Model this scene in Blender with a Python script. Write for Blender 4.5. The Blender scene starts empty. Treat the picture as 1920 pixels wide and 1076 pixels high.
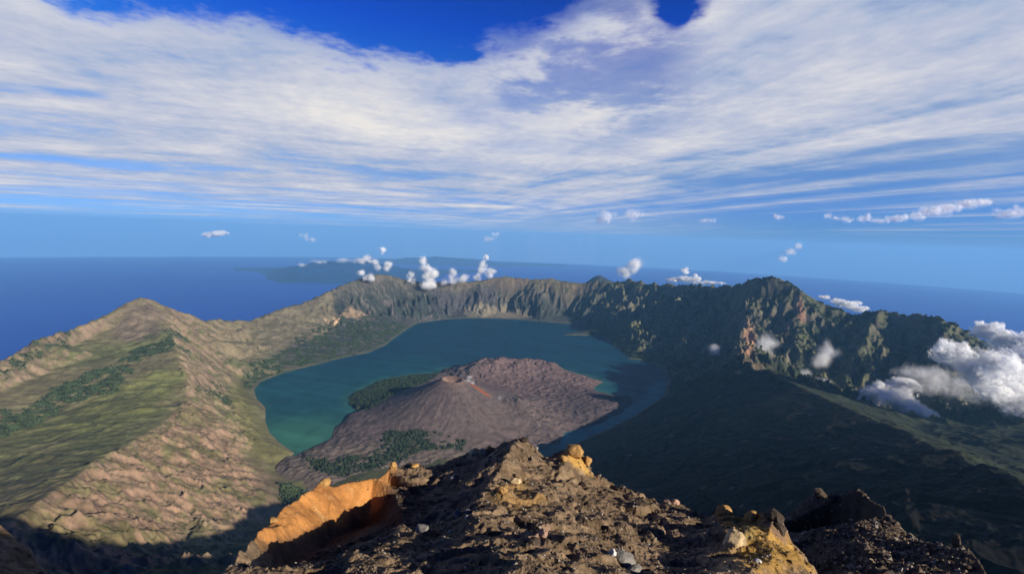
import bpy, math, random
import numpy as np
from mathutils import Matrix, Vector
from mathutils.geometry import delaunay_2d_cdt

rng = np.random.default_rng(11)
random.seed(5)
SC = bpy.context.scene
COL = SC.collection

# ------------------------------------------------------------------ camera
EYE = 3726.0                       # metres above the sea
F, CX, CY = 850.0, 960.0, 538.0
PITCH, ROLL = math.radians(6.7), math.radians(2.0)
cam_d = bpy.data.cameras.new("camera")
cam_d.sensor_width = 36.0
cam_d.lens = F / 1920.0 * 36.0
cam_d.clip_start = 0.2
cam_d.clip_end = 600000.0
cam = bpy.data.objects.new("camera", cam_d)
COL.objects.link(cam)
RM = Matrix.Rotation(math.pi / 2 - PITCH, 3, 'X') @ Matrix.Rotation(ROLL, 3, 'Z')
cam.matrix_world = Matrix.Translation((0, 0, EYE)) @ RM.to_4x4()
SC.camera = cam

# ------------------------------------------------------------------ light
SUN_AZ = 125.0      # degrees clockwise from the view direction (+Y): behind, to the right
SUN_EL = 21.0
sa, se = math.radians(SUN_AZ), math.radians(SUN_EL)
SUNV = Vector((math.sin(sa) * math.cos(se), math.cos(sa) * math.cos(se), math.sin(se)))
sun_d = bpy.data.lights.new("sun", 'SUN')
sun_d.energy = 5.0
sun_d.angle = math.radians(0.5)
sun_d.color = (1.0, 0.90, 0.74)
sun = bpy.data.objects.new("sun", sun_d)
sun.rotation_euler = SUNV.to_track_quat('Z', 'Y').to_euler()
sun.location = (0, 0, EYE + 300)
COL.objects.link(sun)

SC.view_settings.view_transform = 'Standard'
SC.view_settings.look = 'None'
EXPO = 1.5                       # the photograph is exposed a little brighter than neutral
SC.view_settings.exposure = math.log2(EXPO)
SC.view_settings.gamma = 1.0
SC.view_settings.use_curve_mapping = False
SC.render.engine = 'CYCLES'
SC.cycles.max_bounces = 16
SC.cycles.diffuse_bounces = 14
SC.cycles.glossy_bounces = 2
SC.cycles.transmission_bounces = 2
SC.cycles.volume_bounces = 1
SC.cycles.transparent_max_bounces = 160
SC.cycles.use_denoising = True
SC.cycles.caustics_reflective = False
SC.cycles.caustics_refractive = False


def ray(px, py):
    v = RM @ Vector(((px - CX) / F, -(py - CY) / F, -1.0))
    h = math.hypot(v.x, v.y)
    return math.atan2(v.x, v.y), v.z / h          # azimuth (rad), slope


def pd(px, py, d):
    """point seen at that pixel, at ground distance d -> (az, d, z)"""
    a, s = ray(px, py)
    return (a, d, EYE + s * d)


def pz(px, py, z):
    a, s = ray(px, py)
    return (a, (z - EYE) / s, z)


def xyz(p):
    return (p[1] * math.sin(p[0]), p[1] * math.cos(p[0]), p[2])


# ------------------------------------------------------------------ node helper
class NT:
    def __init__(self, tree):
        self.t = tree
        self.n = tree.nodes
        self.l = tree.links

    def node(self, typ, **kw):
        nd = self.n.new(typ)
        for k, v in kw.items():
            setattr(nd, k, v)
        return nd

    def put(self, sock, val):
        if val is None:
            return
        if hasattr(val, 'is_output') or isinstance(val, bpy.types.NodeSocket):
            self.l.new(val, sock)
        else:
            if isinstance(val, (tuple, list)) and len(val) == 3 and sock.type == 'RGBA':
                val = (*val, 1.0)
            sock.default_value = val

    def m(self, op, a, b=None, c=None, clamp=False):
        nd = self.node('ShaderNodeMath', operation=op, use_clamp=clamp)
        self.put(nd.inputs[0], a)
        if b is not None:
            self.put(nd.inputs[1], b)
        if c is not None:
            self.put(nd.inputs[2], c)
        return nd.outputs[0]

    def v(self, op, a, b=None):
        nd = self.node('ShaderNodeVectorMath', operation=op)
        self.put(nd.inputs[0], a)
        if b is not None:
            self.put(nd.inputs[1], b)
        return nd.outputs[0]

    def comb(self, x, y, z):
        nd = self.node('ShaderNodeCombineXYZ')
        for i, q in enumerate((x, y, z)):
            self.put(nd.inputs[i], q)
        return nd.outputs[0]

    def sep(self, v):
        nd = self.node('ShaderNodeSeparateXYZ')
        self.put(nd.inputs[0], v)
        return nd.outputs

    def ss(self, x, a, b):
        nd = self.node('ShaderNodeMapRange', interpolation_type='SMOOTHSTEP')
        self.put(nd.inputs['Value'], x)
        self.put(nd.inputs['From Min'], a)
        self.put(nd.inputs['From Max'], b)
        return nd.outputs['Result']

    def ramp(self, x, stops, interp='LINEAR'):
        nd = self.node('ShaderNodeValToRGB')
        cr = nd.color_ramp
        cr.interpolation = interp
        while len(cr.elements) < len(stops):
            cr.elements.new(0.5)
        for e, (p, c) in zip(cr.elements, stops):
            e.position = p
            e.color = (*c, 1.0) if len(c) == 3 else c
        self.put(nd.inputs[0], x)
        return nd.outputs[0]

    def noise(self, vec, scale, detail=5.0, rough=0.55, lac=2.0, dist=0.0):
        nd = self.node('ShaderNodeTexNoise')
        self.put(nd.inputs['Vector'], vec)
        nd.inputs['Scale'].default_value = scale
        nd.inputs['Detail'].default_value = detail
        nd.inputs['Roughness'].default_value = rough
        nd.inputs['Lacunarity'].default_value = lac
        nd.inputs['Distortion'].default_value = dist
        return nd.outputs['Fac']

    def mix(self, f, a, b, mode='MIX'):
        nd = self.node('ShaderNodeMix', data_type='RGBA', blend_type=mode)
        self.put(nd.inputs[0], f)
        self.put(nd.inputs[6], a)
        self.put(nd.inputs[7], b)
        return nd.outputs[2]

    def curve(self, x, pts, lo=-1.0, hi=1.0):
        """piecewise curve of x (any range) -> value, by a Float Curve"""
        xs = [p[0] for p in pts]
        x0, x1 = xs[0], xs[-1]
        t = self.m('DIVIDE', self.m('SUBTRACT', x, x0), x1 - x0, clamp=True)
        nd = self.node('ShaderNodeFloatCurve')
        cm = nd.mapping
        cv = cm.curves[0]
        P = [((p[0] - x0) / (x1 - x0), (p[1] - lo) / (hi - lo)) for p in pts]
        cv.points[0].location = P[0]
        cv.points[1].location = P[-1]
        for q in P[1:-1]:
            cv.points.new(*q)
        for p in cv.points:
            p.handle_type = 'AUTO'
        cm.use_clip = False
        cm.update()
        self.put(nd.inputs['Value'], t)
        return self.m('ADD', self.m('MULTIPLY', nd.outputs[0], hi - lo), lo)


# ------------------------------------------------------------------ world: Nishita sky under a sheet of high cloud
world = bpy.data.worlds.new("World")
SC.world = world
world.use_nodes = True
W = NT(world.node_tree)
W.n.clear()
tc = W.node('ShaderNodeTexCoord').outputs['Generated']
dx, dy, dz = W.sep(tc)
rr = W.m('SQRT', W.m('ADD', W.m('MULTIPLY', dx, dx), W.m('MULTIPLY', dy, dy)))
tz = W.m('DIVIDE', dz, W.m('MAXIMUM', rr, 0.001))            # tangent of elevation
az = W.m('ARCTAN2', dx, dy)
azd = W.m('MULTIPLY', az, 57.29578)
skyvec = W.comb(dx, dy, W.m('MAXIMUM', dz, 0.02))
sky = W.node('ShaderNodeTexSky', sky_type='NISHITA', sun_disc=False)
sky.sun_elevation = se
sky.sun_rotation = sa
sky.altitude = 3700.0
sky.air_density = 1.0
sky.dust_density = 0.3
sky.ozone_density = 3.0
W.put(sky.inputs['Vector'] if 'Vector' in sky.inputs else sky.inputs[0], skyvec)
# the tint of the air: saturated cobalt overhead, cyan-blue at the horizon
tint = W.ramp(W.m('MULTIPLY', tz, 1.0, clamp=True), [
    (0.0, (0.28, 0.50, 0.98)), (0.03, (0.30, 0.54, 1.04)), (0.07, (0.40, 0.66, 1.15)), (0.14, (0.46, 0.82, 1.25)), (0.28, (0.22, 0.84, 1.5)),
    (0.42, (0.10, 0.50, 1.75)), (0.75, (0.10, 0.26, 0.7)), (1.0, (0.10, 0.22, 0.5))])
clear = W.mix(1.0, sky.outputs[0], tint, 'MULTIPLY')
SKYK = 0.10 / EXPO
bg_clear = W.node('ShaderNodeBackground')
W.put(bg_clear.inputs[0], clear)
bg_clear.inputs[1].default_value = SKYK


def skypt(px, py):
    a, s = ray(px, py)
    return (math.degrees(a), s)


def edge(lst):
    return [skypt(*p) for p in lst]


# projected cloud deck coordinates
zz = W.m('ADD', W.m('MAXIMUM', tz, 0.0), 0.035)
ux = W.m('DIVIDE', W.m('DIVIDE', dx, rr), zz)
uy = W.m('DIVIDE', W.m('DIVIDE', dy, rr), zz)


def rotstretch(deg, along, across, seed):
    c, s = math.sin(math.radians(deg)), math.cos(math.radians(deg))
    # unit along vector (c, s) in plane
    a = W.m('ADD', W.m('MULTIPLY', ux, c), W.m('MULTIPLY', uy, s))
    b = W.m('SUBTRACT', W.m('MULTIPLY', uy, c), W.m('MULTIPLY', ux, s))
    return W.comb(W.m('MULTIPLY', a, along), W.m('MULTIPLY', b, across), seed)


side = W.ss(azd, -14.0, 12.0)
vl = rotstretch(72, 0.22, 0.75, 1.3)
vr = rotstretch(-20, 0.16, 1.0, 7.7)
nlA = W.noise(vl, 1.1, 7, 0.54, dist=0.55)
nrA = W.noise(vr, 1.0, 7, 0.54, dist=0.6)
nA = W.m('ADD', W.m('MULTIPLY', nlA, W.m('SUBTRACT', 1.0, side)), W.m('MULTIPLY', nrA, side))
viso = W.comb(W.m('MULTIPLY', ux, 0.6), W.m('MULTIPLY', uy, 0.6), 3.1)
nI = W.noise(viso, 2.2, 8, 0.62, dist=0.2)
nF = W.noise(W.comb(W.m('MULTIPLY', ux, 1.0), W.m('MULTIPLY', uy, 1.0), 9.1), 9.0, 5, 0.6)
nbig = W.noise(W.comb(W.m('MULTIPLY', ux, 0.25), W.m('MULTIPLY', uy, 0.35), 5.5), 1.0, 3, 0.5)

wob = W.m('ADD', W.m('MULTIPLY', W.m('SUBTRACT', nI, 0.5), 0.20), W.m('ADD', W.m('MULTIPLY', W.m('SUBTRACT', nF, 0.5), 0.05), W.m('MULTIPLY', W.m('SUBTRACT', nA, 0.5), 0.10)))
# upper edge of the sheet: the gap of deep blue at the top
up = W.curve(azd, edge([(-400, -500), (-100, -160), (60, -45), (180, 5), (350, 32), (500, 68), (650, 92), (830, 112),
                        (885, 108), (940, 88), (1000, 62), (1060, 30), (1130, -10), (1190, -25), (1230, 8), (1265, 40), (1300, 12), (1350, -40), (1500, -150),
                        (2000, -200), (2400, -300)]))
# lower edge
low = W.curve(azd, edge([(-400, 350), (0, 352), (300, 372), (600, 392), (900, 402), (1100, 388), (1400, 366), (1920, 352), (2400, 345)]))
tw = W.m('ADD', tz, wob)
covU = W.m('SUBTRACT', 1.0, W.ss(W.m('SUBTRACT', tw, up), -0.025, 0.022))
tl = W.m('ADD', tz, W.m('MULTIPLY', W.m('SUBTRACT', nA, 0.5), 0.22))
covL = W.ss(W.m('SUBTRACT', tl, low), -0.075, 0.055)
thin = W.m('MULTIPLY', W.ss(nA, 0.46, 0.62), W.m('MULTIPLY', W.ss(tz, 0.015, 0.06), 0.55))       # streaks under the sheet
body = W.m('MULTIPLY', covU, W.m('MAXIMUM', covL, thin))
# thinner, bluer patch right of the gap
hole = W.m('MULTIPLY', W.m('MULTIPLY', W.ss(azd, -6.0, 0.0), W.m('SUBTRACT', 1.0, W.ss(azd, 15.0, 24.0))), W.ss(tz, 0.17, 0.30))
holed = W.m('MULTIPLY', hole, W.m('SUBTRACT', 1.0, W.ss(nI, 0.47, 0.63)))
mid = W.m('MULTIPLY', W.m('MULTIPLY', W.ss(azd, -16.0, -5.0), W.m('SUBTRACT', 1.0, W.ss(azd, 2.0, 14.0))), W.ss(tz, 0.12, 0.18))
midh = W.m('MULTIPLY', mid, W.m('MULTIPLY', W.m('SUBTRACT', 1.0, W.ss(nbig, 0.42, 0.62)), 0.4))
body = W.m('MULTIPLY', body, W.m('SUBTRACT', 1.0, W.m('MAXIMUM', W.m('MULTIPLY', holed, 0.6), midh)))
open_ = W.m('SUBTRACT', 1.0, W.m('MULTIPLY', W.ss(W.m('ADD', W.m('MULTIPLY', nA, 0.6), W.m('MULTIPLY', nI, 0.4)), 0.50, 0.38), 0.38))
body = W.m('MULTIPLY', body, open_)
frontm = W.m('MULTIPLY', W.ss(dy, 0.05, 0.35), W.m('SUBTRACT', 1.0, W.ss(tz, 0.52, 0.75)))
veil = W.m('MULTIPLY', W.m('MULTIPLY', W.ss(azd, -30.0, 0.0), W.m('SUBTRACT', 1.0, W.ss(azd, 2.0, 36.0))), W.m('SUBTRACT', 1.0, W.ss(tz, 0.02, 0.16)))
body = W.m('MAXIMUM', body, W.m('MULTIPLY', veil, 0.46))
body = W.m('MULTIPLY', body, frontm, clamp=True)
# brightness of the cloud
bright = W.m('ADD', W.m('MULTIPLY', nA, 0.75), W.m('MULTIPLY', nI, 0.25))
bright = W.m('ADD', bright, W.m('MULTIPLY', W.m('SUBTRACT', nbig, 0.5), 0.35))
bright = W.m('ADD', bright, W.m('MULTIPLY', W.m('SUBTRACT', nF, 0.5), 0.20))
bright = W.m('ADD', bright, W.m('MULTIPLY', W.m('SUBTRACT', nI, 0.5), 0.30))
ccol = W.ramp(bright, [(0.30, (0.30, 0.45, 0.72)), (0.42, (0.43, 0.54, 0.76)), (0.52, (0.58, 0.63, 0.80)), (0.62, (0.76, 0.77, 0.85)), (0.75, (0.98, 0.94, 0.90))])
bg_cloud = W.node('ShaderNodeBackground')
W.put(bg_cloud.inputs[0], ccol)
bg_cloud.inputs[1].default_value = 0.86 / EXPO
mx = W.node('ShaderNodeMixShader')
W.put(mx.inputs[0], body)
W.put(mx.inputs[1], bg_clear.outputs[0])
W.put(mx.inputs[2], bg_cloud.outputs[0])
W.put(W.node('ShaderNodeOutputWorld').inputs[0], mx.outputs[0])


# ------------------------------------------------------------------ numpy noise
_perm = rng.permutation(512).astype(np.int64)
_perm = np.concatenate([_perm, _perm])
_ga = rng.uniform(0, 2 * np.pi, 512)
_gx, _gy = np.cos(_ga), np.sin(_ga)


def gnoise(x, y):
    xi = np.floor(x).astype(np.int64); yi = np.floor(y).astype(np.int64)
    xf = x - xi; yf = y - yi
    u = xf * xf * xf * (xf * (xf * 6 - 15) + 10); v = yf * yf * yf * (yf * (yf * 6 - 15) + 10)

    def g(ix, iy, fx, fy):
        h = _perm[(_perm[ix & 511] + iy) & 511]
        return _gx[h] * fx + _gy[h] * fy
    a = g(xi, yi, xf, yf); b = g(xi + 1, yi, xf - 1, yf)
    c = g(xi, yi + 1, xf, yf - 1); d = g(xi + 1, yi + 1, xf - 1, yf - 1)
    return (a + (b - a) * u + (c - a) * v + (a - b - c + d) * u * v) * 1.5


def fbm(x, y, octv=5, gain=0.5, lac=2.03):
    s = 0.0; a = 1.0; t = 0.0
    for i in range(octv):
        s = s + a * gnoise(x + 17.3 * i, y - 9.1 * i); t += a
        a *= gain; x = x * lac; y = y * lac
    return s / t


def ridged(x, y, octv=5, gain=0.5, lac=2.1):
    s = 0.0; a = 1.0; w = 1.0; t = 0.0
    for i in range(octv):
        n = 1.0 - np.abs(gnoise(x + 31.7 * i, y + 5.9 * i)) * 1.4
        n = np.clip(n, 0, 1) ** 2
        s = s + a * n * w; t += a
        w = np.clip(n * 1.6, 0, 1)
        a *= gain; x = x * lac; y = y * lac
    return s / t


def worley(x, y):
    """broken blocks: each cell a tilted facet -> (height, edge distance)"""
    xi = np.floor(x).astype(np.int64); yi = np.floor(y).astype(np.int64)
    d1 = np.full(x.shape, 9.0); d2 = np.full(x.shape, 9.0); hh = np.zeros(x.shape)
    for i in (-1, 0, 1):
        for j in (-1, 0, 1):
            h = _perm[(_perm[(xi + i) & 511] + yi + j) & 511]
            cx = xi + i + 0.5 + 0.42 * _gx[h]; cy = yi + j + 0.5 + 0.42 * _gx[(h + 77) & 511]
            ux_, uy_ = x - cx, y - cy
            d = np.hypot(ux_, uy_)
            v = _gx[(h + 131) & 511] * 0.5 + _gx[(h + 211) & 511] * ux_ * 0.9 + _gy[(h + 301) & 511] * uy_ * 0.9
            n = d < d1
            d2 = np.where(n, d1, np.minimum(d2, d)); hh = np.where(n, v, hh); d1 = np.where(n, d, d1)
    return hh, d2 - d1


def sstep(x, a, b):
    t = np.clip((x - a) / (b - a), 0, 1)
    return t * t * (3 - 2 * t)


# ------------------------------------------------------------------ object helpers
def tag(o, label=None, cat=None, group=None, kind=None):
    if label: o['label'] = label
    if cat: o['category'] = cat
    if group: o['group'] = group
    if kind: o['kind'] = kind
    return o


def mesh_np(name, V, Fc, mat, cols=None, smooth=True, parent=None):
    """V (n,3), Fc (m,k) all faces with k corners"""
    me = bpy.data.meshes.new(name)
    V = np.ascontiguousarray(V, dtype=np.float32); Fc = np.ascontiguousarray(Fc, dtype=np.int32)
    m, k = Fc.shape
    me.vertices.add(len(V)); me.vertices.foreach_set('co', V.ravel())
    me.loops.add(m * k); me.loops.foreach_set('vertex_index', Fc.ravel())
    me.polygons.add(m)
    me.polygons.foreach_set('loop_start', np.arange(0, m * k, k, dtype=np.int32))
    me.polygons.foreach_set('use_smooth', np.full(m, smooth, dtype=bool))
    me.update(calc_edges=True)
    if cols is not None:
        at = me.attributes.new('tone', 'FLOAT_COLOR', 'POINT')
        c4 = np.ones((len(V), 4), dtype=np.float32); c4[:, :3] = cols / EXPO
        at.data.foreach_set('color', c4.ravel())
    me.materials.append(mat)
    o = bpy.data.objects.new(name, me)
    COL.objects.link(o)
    if parent: o.parent = parent
    return o


def grid_faces(nr, nc, keep=None):
    i = np.arange(nr - 1)[:, None] * nc + np.arange(nc - 1)[None, :]
    f = np.stack([i, i + 1, i + nc + 1, i + nc], -1)
    if keep is not None:
        f = f[keep]
    return f.reshape(-1, 4)


def tin(points, edges, azg, lg, K=60.0):
    """linear interpolation of (az, d, z) points over the grid az x log(d)"""
    vs = [Vector((math.degrees(p[0]), K * math.log(p[1]))) for p in points]
    ov, oe, of, origv, _, _ = delaunay_2d_cdt(vs, edges, [], 0, 1e-4)
    zs = np.array([np.mean([points[k][2] for k in ids]) if ids else np.nan for ids in origv])
    P = np.array([[v.x, v.y] for v in ov])
    bad = np.isnan(zs)
    if bad.any():
        for b in np.where(bad)[0]:
            dd = ((P[~bad] - P[b]) ** 2).sum(1)
            w = 1 / (dd + 1e-3) ; k = np.argsort(-w)[:4]
            zs[b] = (zs[~bad][k] * w[k]).sum() / w[k].sum()
    H = np.full((len(lg), len(azg)), np.nan)
    A = np.degrees(azg); L = K * lg
    for f in of:
        a, b, c = P[f[0]], P[f[1]], P[f[2]]
        i0, i1 = np.searchsorted(A, min(a[0], b[0], c[0]) - 1e-9), np.searchsorted(A, max(a[0], b[0], c[0]) + 1e-9)
        j0, j1 = np.searchsorted(L, min(a[1], b[1], c[1]) - 1e-9), np.searchsorted(L, max(a[1], b[1], c[1]) + 1e-9)
        if i1 <= i0 or j1 <= j0: continue
        X, Y = np.meshgrid(A[i0:i1], L[j0:j1])
        det = (b[1] - c[1]) * (a[0] - c[0]) + (c[0] - b[0]) * (a[1] - c[1])
        if abs(det) < 1e-9: continue
        w0 = ((b[1] - c[1]) * (X - c[0]) + (c[0] - b[0]) * (Y - c[1])) / det
        w1 = ((c[1] - a[1]) * (X - c[0]) + (a[0] - c[0]) * (Y - c[1])) / det
        w2 = 1 - w0 - w1
        ins = (w0 >= -1e-6) & (w1 >= -1e-6) & (w2 >= -1e-6)
        z = w0 * zs[f[0]] + w1 * zs[f[1]] + w2 * zs[f[2]]
        sub = H[j0:j1, i0:i1]
        sub[ins] = z[ins]
    return H


def blur(H, it=1):
    for _ in range(it):
        Hp = np.pad(H, 1, mode='edge')
        H = (Hp[:-2, 1:-1] + Hp[2:, 1:-1] + Hp[1:-1, :-2] + Hp[1:-1, 2:] + 4 * H) / 8.0
    return H


def sdf(X, Y, poly):
    """signed distance, positive inside"""
    P = np.array(poly, dtype=float)
    D = np.full(X.shape, 1e18); inside = np.zeros(X.shape, bool)
    n = len(P)
    for i in range(n):
        x0, y0 = P[i]; x1, y1 = P[(i + 1) % n]
        ex, ey = x1 - x0, y1 - y0
        L2 = ex * ex + ey * ey + 1e-9
        t = np.clip(((X - x0) * ex + (Y - y0) * ey) / L2, 0, 1)
        D = np.minimum(D, (X - x0 - t * ex) ** 2 + (Y - y0 - t * ey) ** 2)
        c = ((y0 > Y) != (y1 > Y)) & (X < (x1 - x0) * (Y - y0) / (y1 - y0 + 1e-12) + x0)
        inside ^= c
    D = np.sqrt(D)
    return np.where(inside, D, -D)


def line_dist(X, Y, pts):
    D = np.full(X.shape, 1e18)
    for (x0, y0), (x1, y1) in zip(pts[:-1], pts[1:]):
        ex, ey = x1 - x0, y1 - y0
        t = np.clip(((X - x0) * ex + (Y - y0) * ey) / (ex * ex + ey * ey + 1e-9), 0, 1)
        D = np.minimum(D, (X - x0 - t * ex) ** 2 + (Y - y0 - t * ey) ** 2)
    return np.sqrt(D)


# ------------------------------------------------------------------ materials
def ground_mat(name, scales, rough=0.95, bump=0.6, bumpdist=6.0, contrast=0.5, tints=None):
    """the vertex colour is the ground's own colour; noises vary it"""
    m = bpy.data.materials.new(name); m.use_nodes = True
    T = NT(m.node_tree); T.n.clear()
    at = T.node('ShaderNodeAttribute', attribute_name='tone')
    pos = T.node('ShaderNodeNewGeometry').outputs['Position']
    n1 = T.noise(pos, scales[0], 6, 0.62)
    n2 = T.noise(pos, scales[1], 5, 0.65)
    n3 = T.noise(T.v('MULTIPLY', pos, (1, 1, 0.25)), scales[2], 4, 0.6)
    v = T.m('ADD', T.m('MULTIPLY', n1, 0.5), T.m('ADD', T.m('MULTIPLY', n2, 0.3), T.m('MULTIPLY', n3, 0.2)))
    fac = T.m('ADD', 1.0 - contrast, T.m('MULTIPLY', T.ss(v, 0.34, 0.66), 2 * contrast))
    c = T.mix(1.0, at.outputs['Color'], T.comb(fac, fac, fac), 'MULTIPLY')
    if tints:
        c = T.mix(T.m('MULTIPLY', T.ss(n3, 0.52, 0.62), tints[1]), c, tints[0], 'MIX')
    b = T.node('ShaderNodeBump')
    b.inputs['Strength'].default_value = bump
    b.inputs['Distance'].default_value = bumpdist
    T.put(b.inputs['Height'], v)
    p = T.node('ShaderNodeBsdfPrincipled')
    T.put(p.inputs['Base Color'], c)
    p.inputs['Roughness'].default_value = rough
    p.inputs['Specular IOR Level'].default_value = 0.12
    T.put(p.inputs['Normal'], b.outputs[0])
    T.put(T.node('ShaderNodeOutputMaterial').inputs[0], p.outputs[0])
    return m


# ================================================================== CALDERA TERRAIN
LAKE = 2008.0
pts = []; eds = []


def add(poly, closed=False):
    i0 = len(pts)
    pts.extend(poly)
    for k in range(len(poly) - 1):
        eds.append((i0 + k, i0 + k + 1))
    return poly


D = lambda L: [pd(*p) for p in L]
Lk = lambda L, z=LAKE: [pz(p[0], p[1], z) for p in L]

rim = add(D([(-420, 800, 4300), (-200, 735, 4600), (0, 672, 5000), (60, 645, 5300), (100, 630, 5600), (140, 614, 5800), (180, 596, 6000), (215, 577, 6150), (240, 565, 6250),
       (265, 558, 6300), (290, 564, 6350), (320, 574, 6500), (350, 587, 6700), (385, 600, 7000), (410, 597, 7150), (470, 601, 7600), (500, 588, 7800), (530, 577, 8000),
       (570, 566, 8300), (610, 547, 8600), (650, 530, 8900), (685, 518, 9100), (710, 511, 9200), (735, 516, 9350), (760, 523, 9500), (800, 529, 9700), (850, 528, 9900),
       (900, 524, 10050), (950, 516, 10100), (1000, 522, 10100), (1030, 520, 10100), (1080, 529, 10000), (1120, 527, 9900), (1160, 528, 9700), (1180, 522, 9600), (1210, 530, 9400),
       (1260, 531, 9100), (1310, 534, 8700), (1370, 537, 8300), (1400, 526, 7900), (1425, 520, 7600), (1445, 519, 7500), (1465, 520, 7500), (1485, 528, 7450), (1500, 541, 7400), (1530, 560, 7350),
       (1560, 573, 7300), (1600, 591, 7300), (1625, 585, 7300), (1650, 579, 7250), (1690, 588, 7200), (1740, 587, 7150), (1760, 597, 7100), (1800, 615, 7050), (1840, 638, 7000),
       (1920, 668, 6900), (2050, 710, 6700), (2300, 790, 6300)]))
# outer flanks of the volcano beyond the rim, falling to the sea
out1 = []; out2 = []
for a, d, z in rim[::3] + [rim[-1]]:
    out1.append((a, d + 1500, z - 950)); out2.append((a, d + 6500, -150.0))
out1 = sorted(set(out1)); out2 = sorted(set(out2))
pts.extend(out1); pts.extend(out2)
# lake shore
add(Lk([(780, 606), (830, 599), (900, 596), (960, 598), (1020, 603), (1080, 606), (1112, 615), (1135, 630), (1150, 648), (1180, 672), (1215, 678),
        (1245, 686), (1252, 710), (1245, 745), (1195, 777), (1140, 805), (1080, 832), (1030, 858)]))
shoreL = add(Lk([(780, 606), (750, 625), (720, 648), (690, 661), (640, 671), (590, 684), (530, 699), (490, 715), (475, 731), (480, 748), (497, 765), (497, 790), (505, 812), (525, 832), (552, 850),
        (600, 862), (640, 880)]))
# the lake bed: a bowl well under the water
for px, py in [(850, 625), (1000, 630), (1100, 660), (800, 660), (700, 700), (600, 730), (540, 780), (900, 700), (1150, 710), (1080, 770), (960, 780), (800, 800), (640, 810), (1000, 830), (700, 850)]:
    a, d, z = pz(px, py, LAKE); pts.append((a, d, LAKE - 60.0))
# crest of the left rim from the peak down to the near cliffs
crest = add(D([(265, 558, 6300), (292, 600, 5900), (318, 625, 5500), (335, 660, 5000), (345, 710, 4450), (352, 752, 4000), (300, 797, 3500), (262, 818, 3250), (225, 842, 2980), (165, 873, 2650),
           (100, 918, 2350), (20, 978, 2050), (-90, 1055, 1780), (-200, 1150, 1500)])[1:])
# outer slope left of the crest
add(D([(265, 640, 5500), (200, 668, 5300), (110, 690, 5050), (0, 735, 4700)]))
add(D([(290, 700, 4600), (220, 735, 4350), (120, 775, 4150), (0, 808, 3950), (-150, 860, 3700)]))
add(D([(270, 775, 3750), (180, 815, 3400), (80, 860, 3050), (0, 900, 2850), (-100, 950, 2600)]))
add(D([(200, 620, 5900), (130, 650, 5600), (50, 685, 5250)]))
# inner slope, far-left quarter
add(D([(340, 600, 6500), (380, 640, 6000), (420, 680, 5800), (452, 712, 5650)]))
add(D([(470, 640, 6900), (520, 650, 6700)]))
add(D([(600, 590, 7900), (640, 600, 7800), (700, 590, 8300), (740, 580, 8700)]))
add(D([(700, 545, 8850), (660, 565, 8500), (620, 610, 7700)]))
add(D([(400, 735, 4650), (440, 735, 5100)]))
# cliffs right of the crest
add(D([(400, 770, 4050), (440, 800, 3950), (480, 820, 3850)]))
add(D([(352, 752, 4000), (372, 790, 3750), (395, 850, 3350), (400, 890, 3100)])[1:])
add(D([(300, 830, 3250), (320, 880, 2950), (350, 930, 2680), (370, 975, 2450)]))
add(D([(460, 860, 3550), (500, 900, 3250), (535, 940, 2950), (500, 975, 2750)]))
add(D([(540, 872, 3520), (590, 885, 3400), (640, 886, 3320)]))
add(D([(545, 905, 3180), (580, 920, 3080)]))
add(D([(200, 905, 2520), (230, 960, 2280), (250, 1020, 2080)]))
add(D([(120, 985, 2120), (160, 1030, 1950), (200, 1080, 1800)]))
add(D([(330, 1020, 2150), (300, 1076, 1800), (420, 1030, 2100), (480, 1076, 1750)]))
add(D([(0, 1076, 1700), (60, 1110, 1600)]))
# land under the summit's west face, hidden behind the foreground rocks
for a_, d_, z_ in [(-16, 2700, 2130), (-8, 3000, 2080), (2, 3050, 2060), (8, 3100, 2080), (-20, 2000, 2420), (-8, 2000, 2450), (5, 2000, 2500), (-25, 1500, 2650), (-10, 1400, 2700), (5, 1400, 2740), (14, 2500, 2420), (14, 1500, 2830)]:
    pts.append((math.radians(a_), d_, z_))
for a_, z_ in [(-66, 2950), (-50, 2850), (-35, 2820), (-20, 2850), (-5, 2820), (10, 2900), (22, 3010), (35, 3150), (45, 3190), (55, 3210), (66, 3250)]:
    pts.append((math.radians(a_), 1050.0, z_))
# the long dark ridge
ridge = add(D([(1385, 673, 5150), (1402, 676, 5050), (1440, 693, 4700), (1500, 722, 4200), (1560, 750, 3750), (1620, 775, 3300), (1680, 800, 2900), (1740, 826, 2550), (1800, 853, 2250), (1860, 880, 2000), (1920, 907, 1800),
               (2020, 955, 1560), (2150, 1020, 1350)]))
add(D([(1385, 673, 5150), (1340, 690, 5100), (1300, 712, 5000), (1262, 738, 4950)])[1:])
add(D([(1385, 673, 5150), (1400, 655, 5600), (1405, 662, 5900)])[1:2])
add(D([(1200, 860, 2650), (1300, 830, 2950), (1380, 770, 3600)]))
add(D([(1250, 920, 1950), (1400, 900, 1950), (1550, 850, 2300)]))
add(D([(1330, 990, 1500), (1500, 960, 1500), (1700, 930, 1600)]))
add(D([(1140, 860, 3050), (1180, 830, 3400)]))
# valley and small ridge beyond the dark ridge
add(D([(1600, 755, 5300), (1640, 769, 5150), (1700, 775, 5050), (1760, 790, 4750), (1800, 795, 4600), (1860, 800, 4450), (1920, 808, 4300), (2050, 830, 4000), (2250, 900, 3600)]))
add(D([(1700, 800, 4100), (1800, 838, 3350), (1920, 888, 2650)]))
for px, py, d in [(1700, 745, 5900), (1800, 760, 5700), (1900, 775, 5500), (1620, 730, 5950), (2050, 790, 5200)]:
    a, dd, z = pd(px, py, d); pts.append((a, dd, z - 60))
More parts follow.
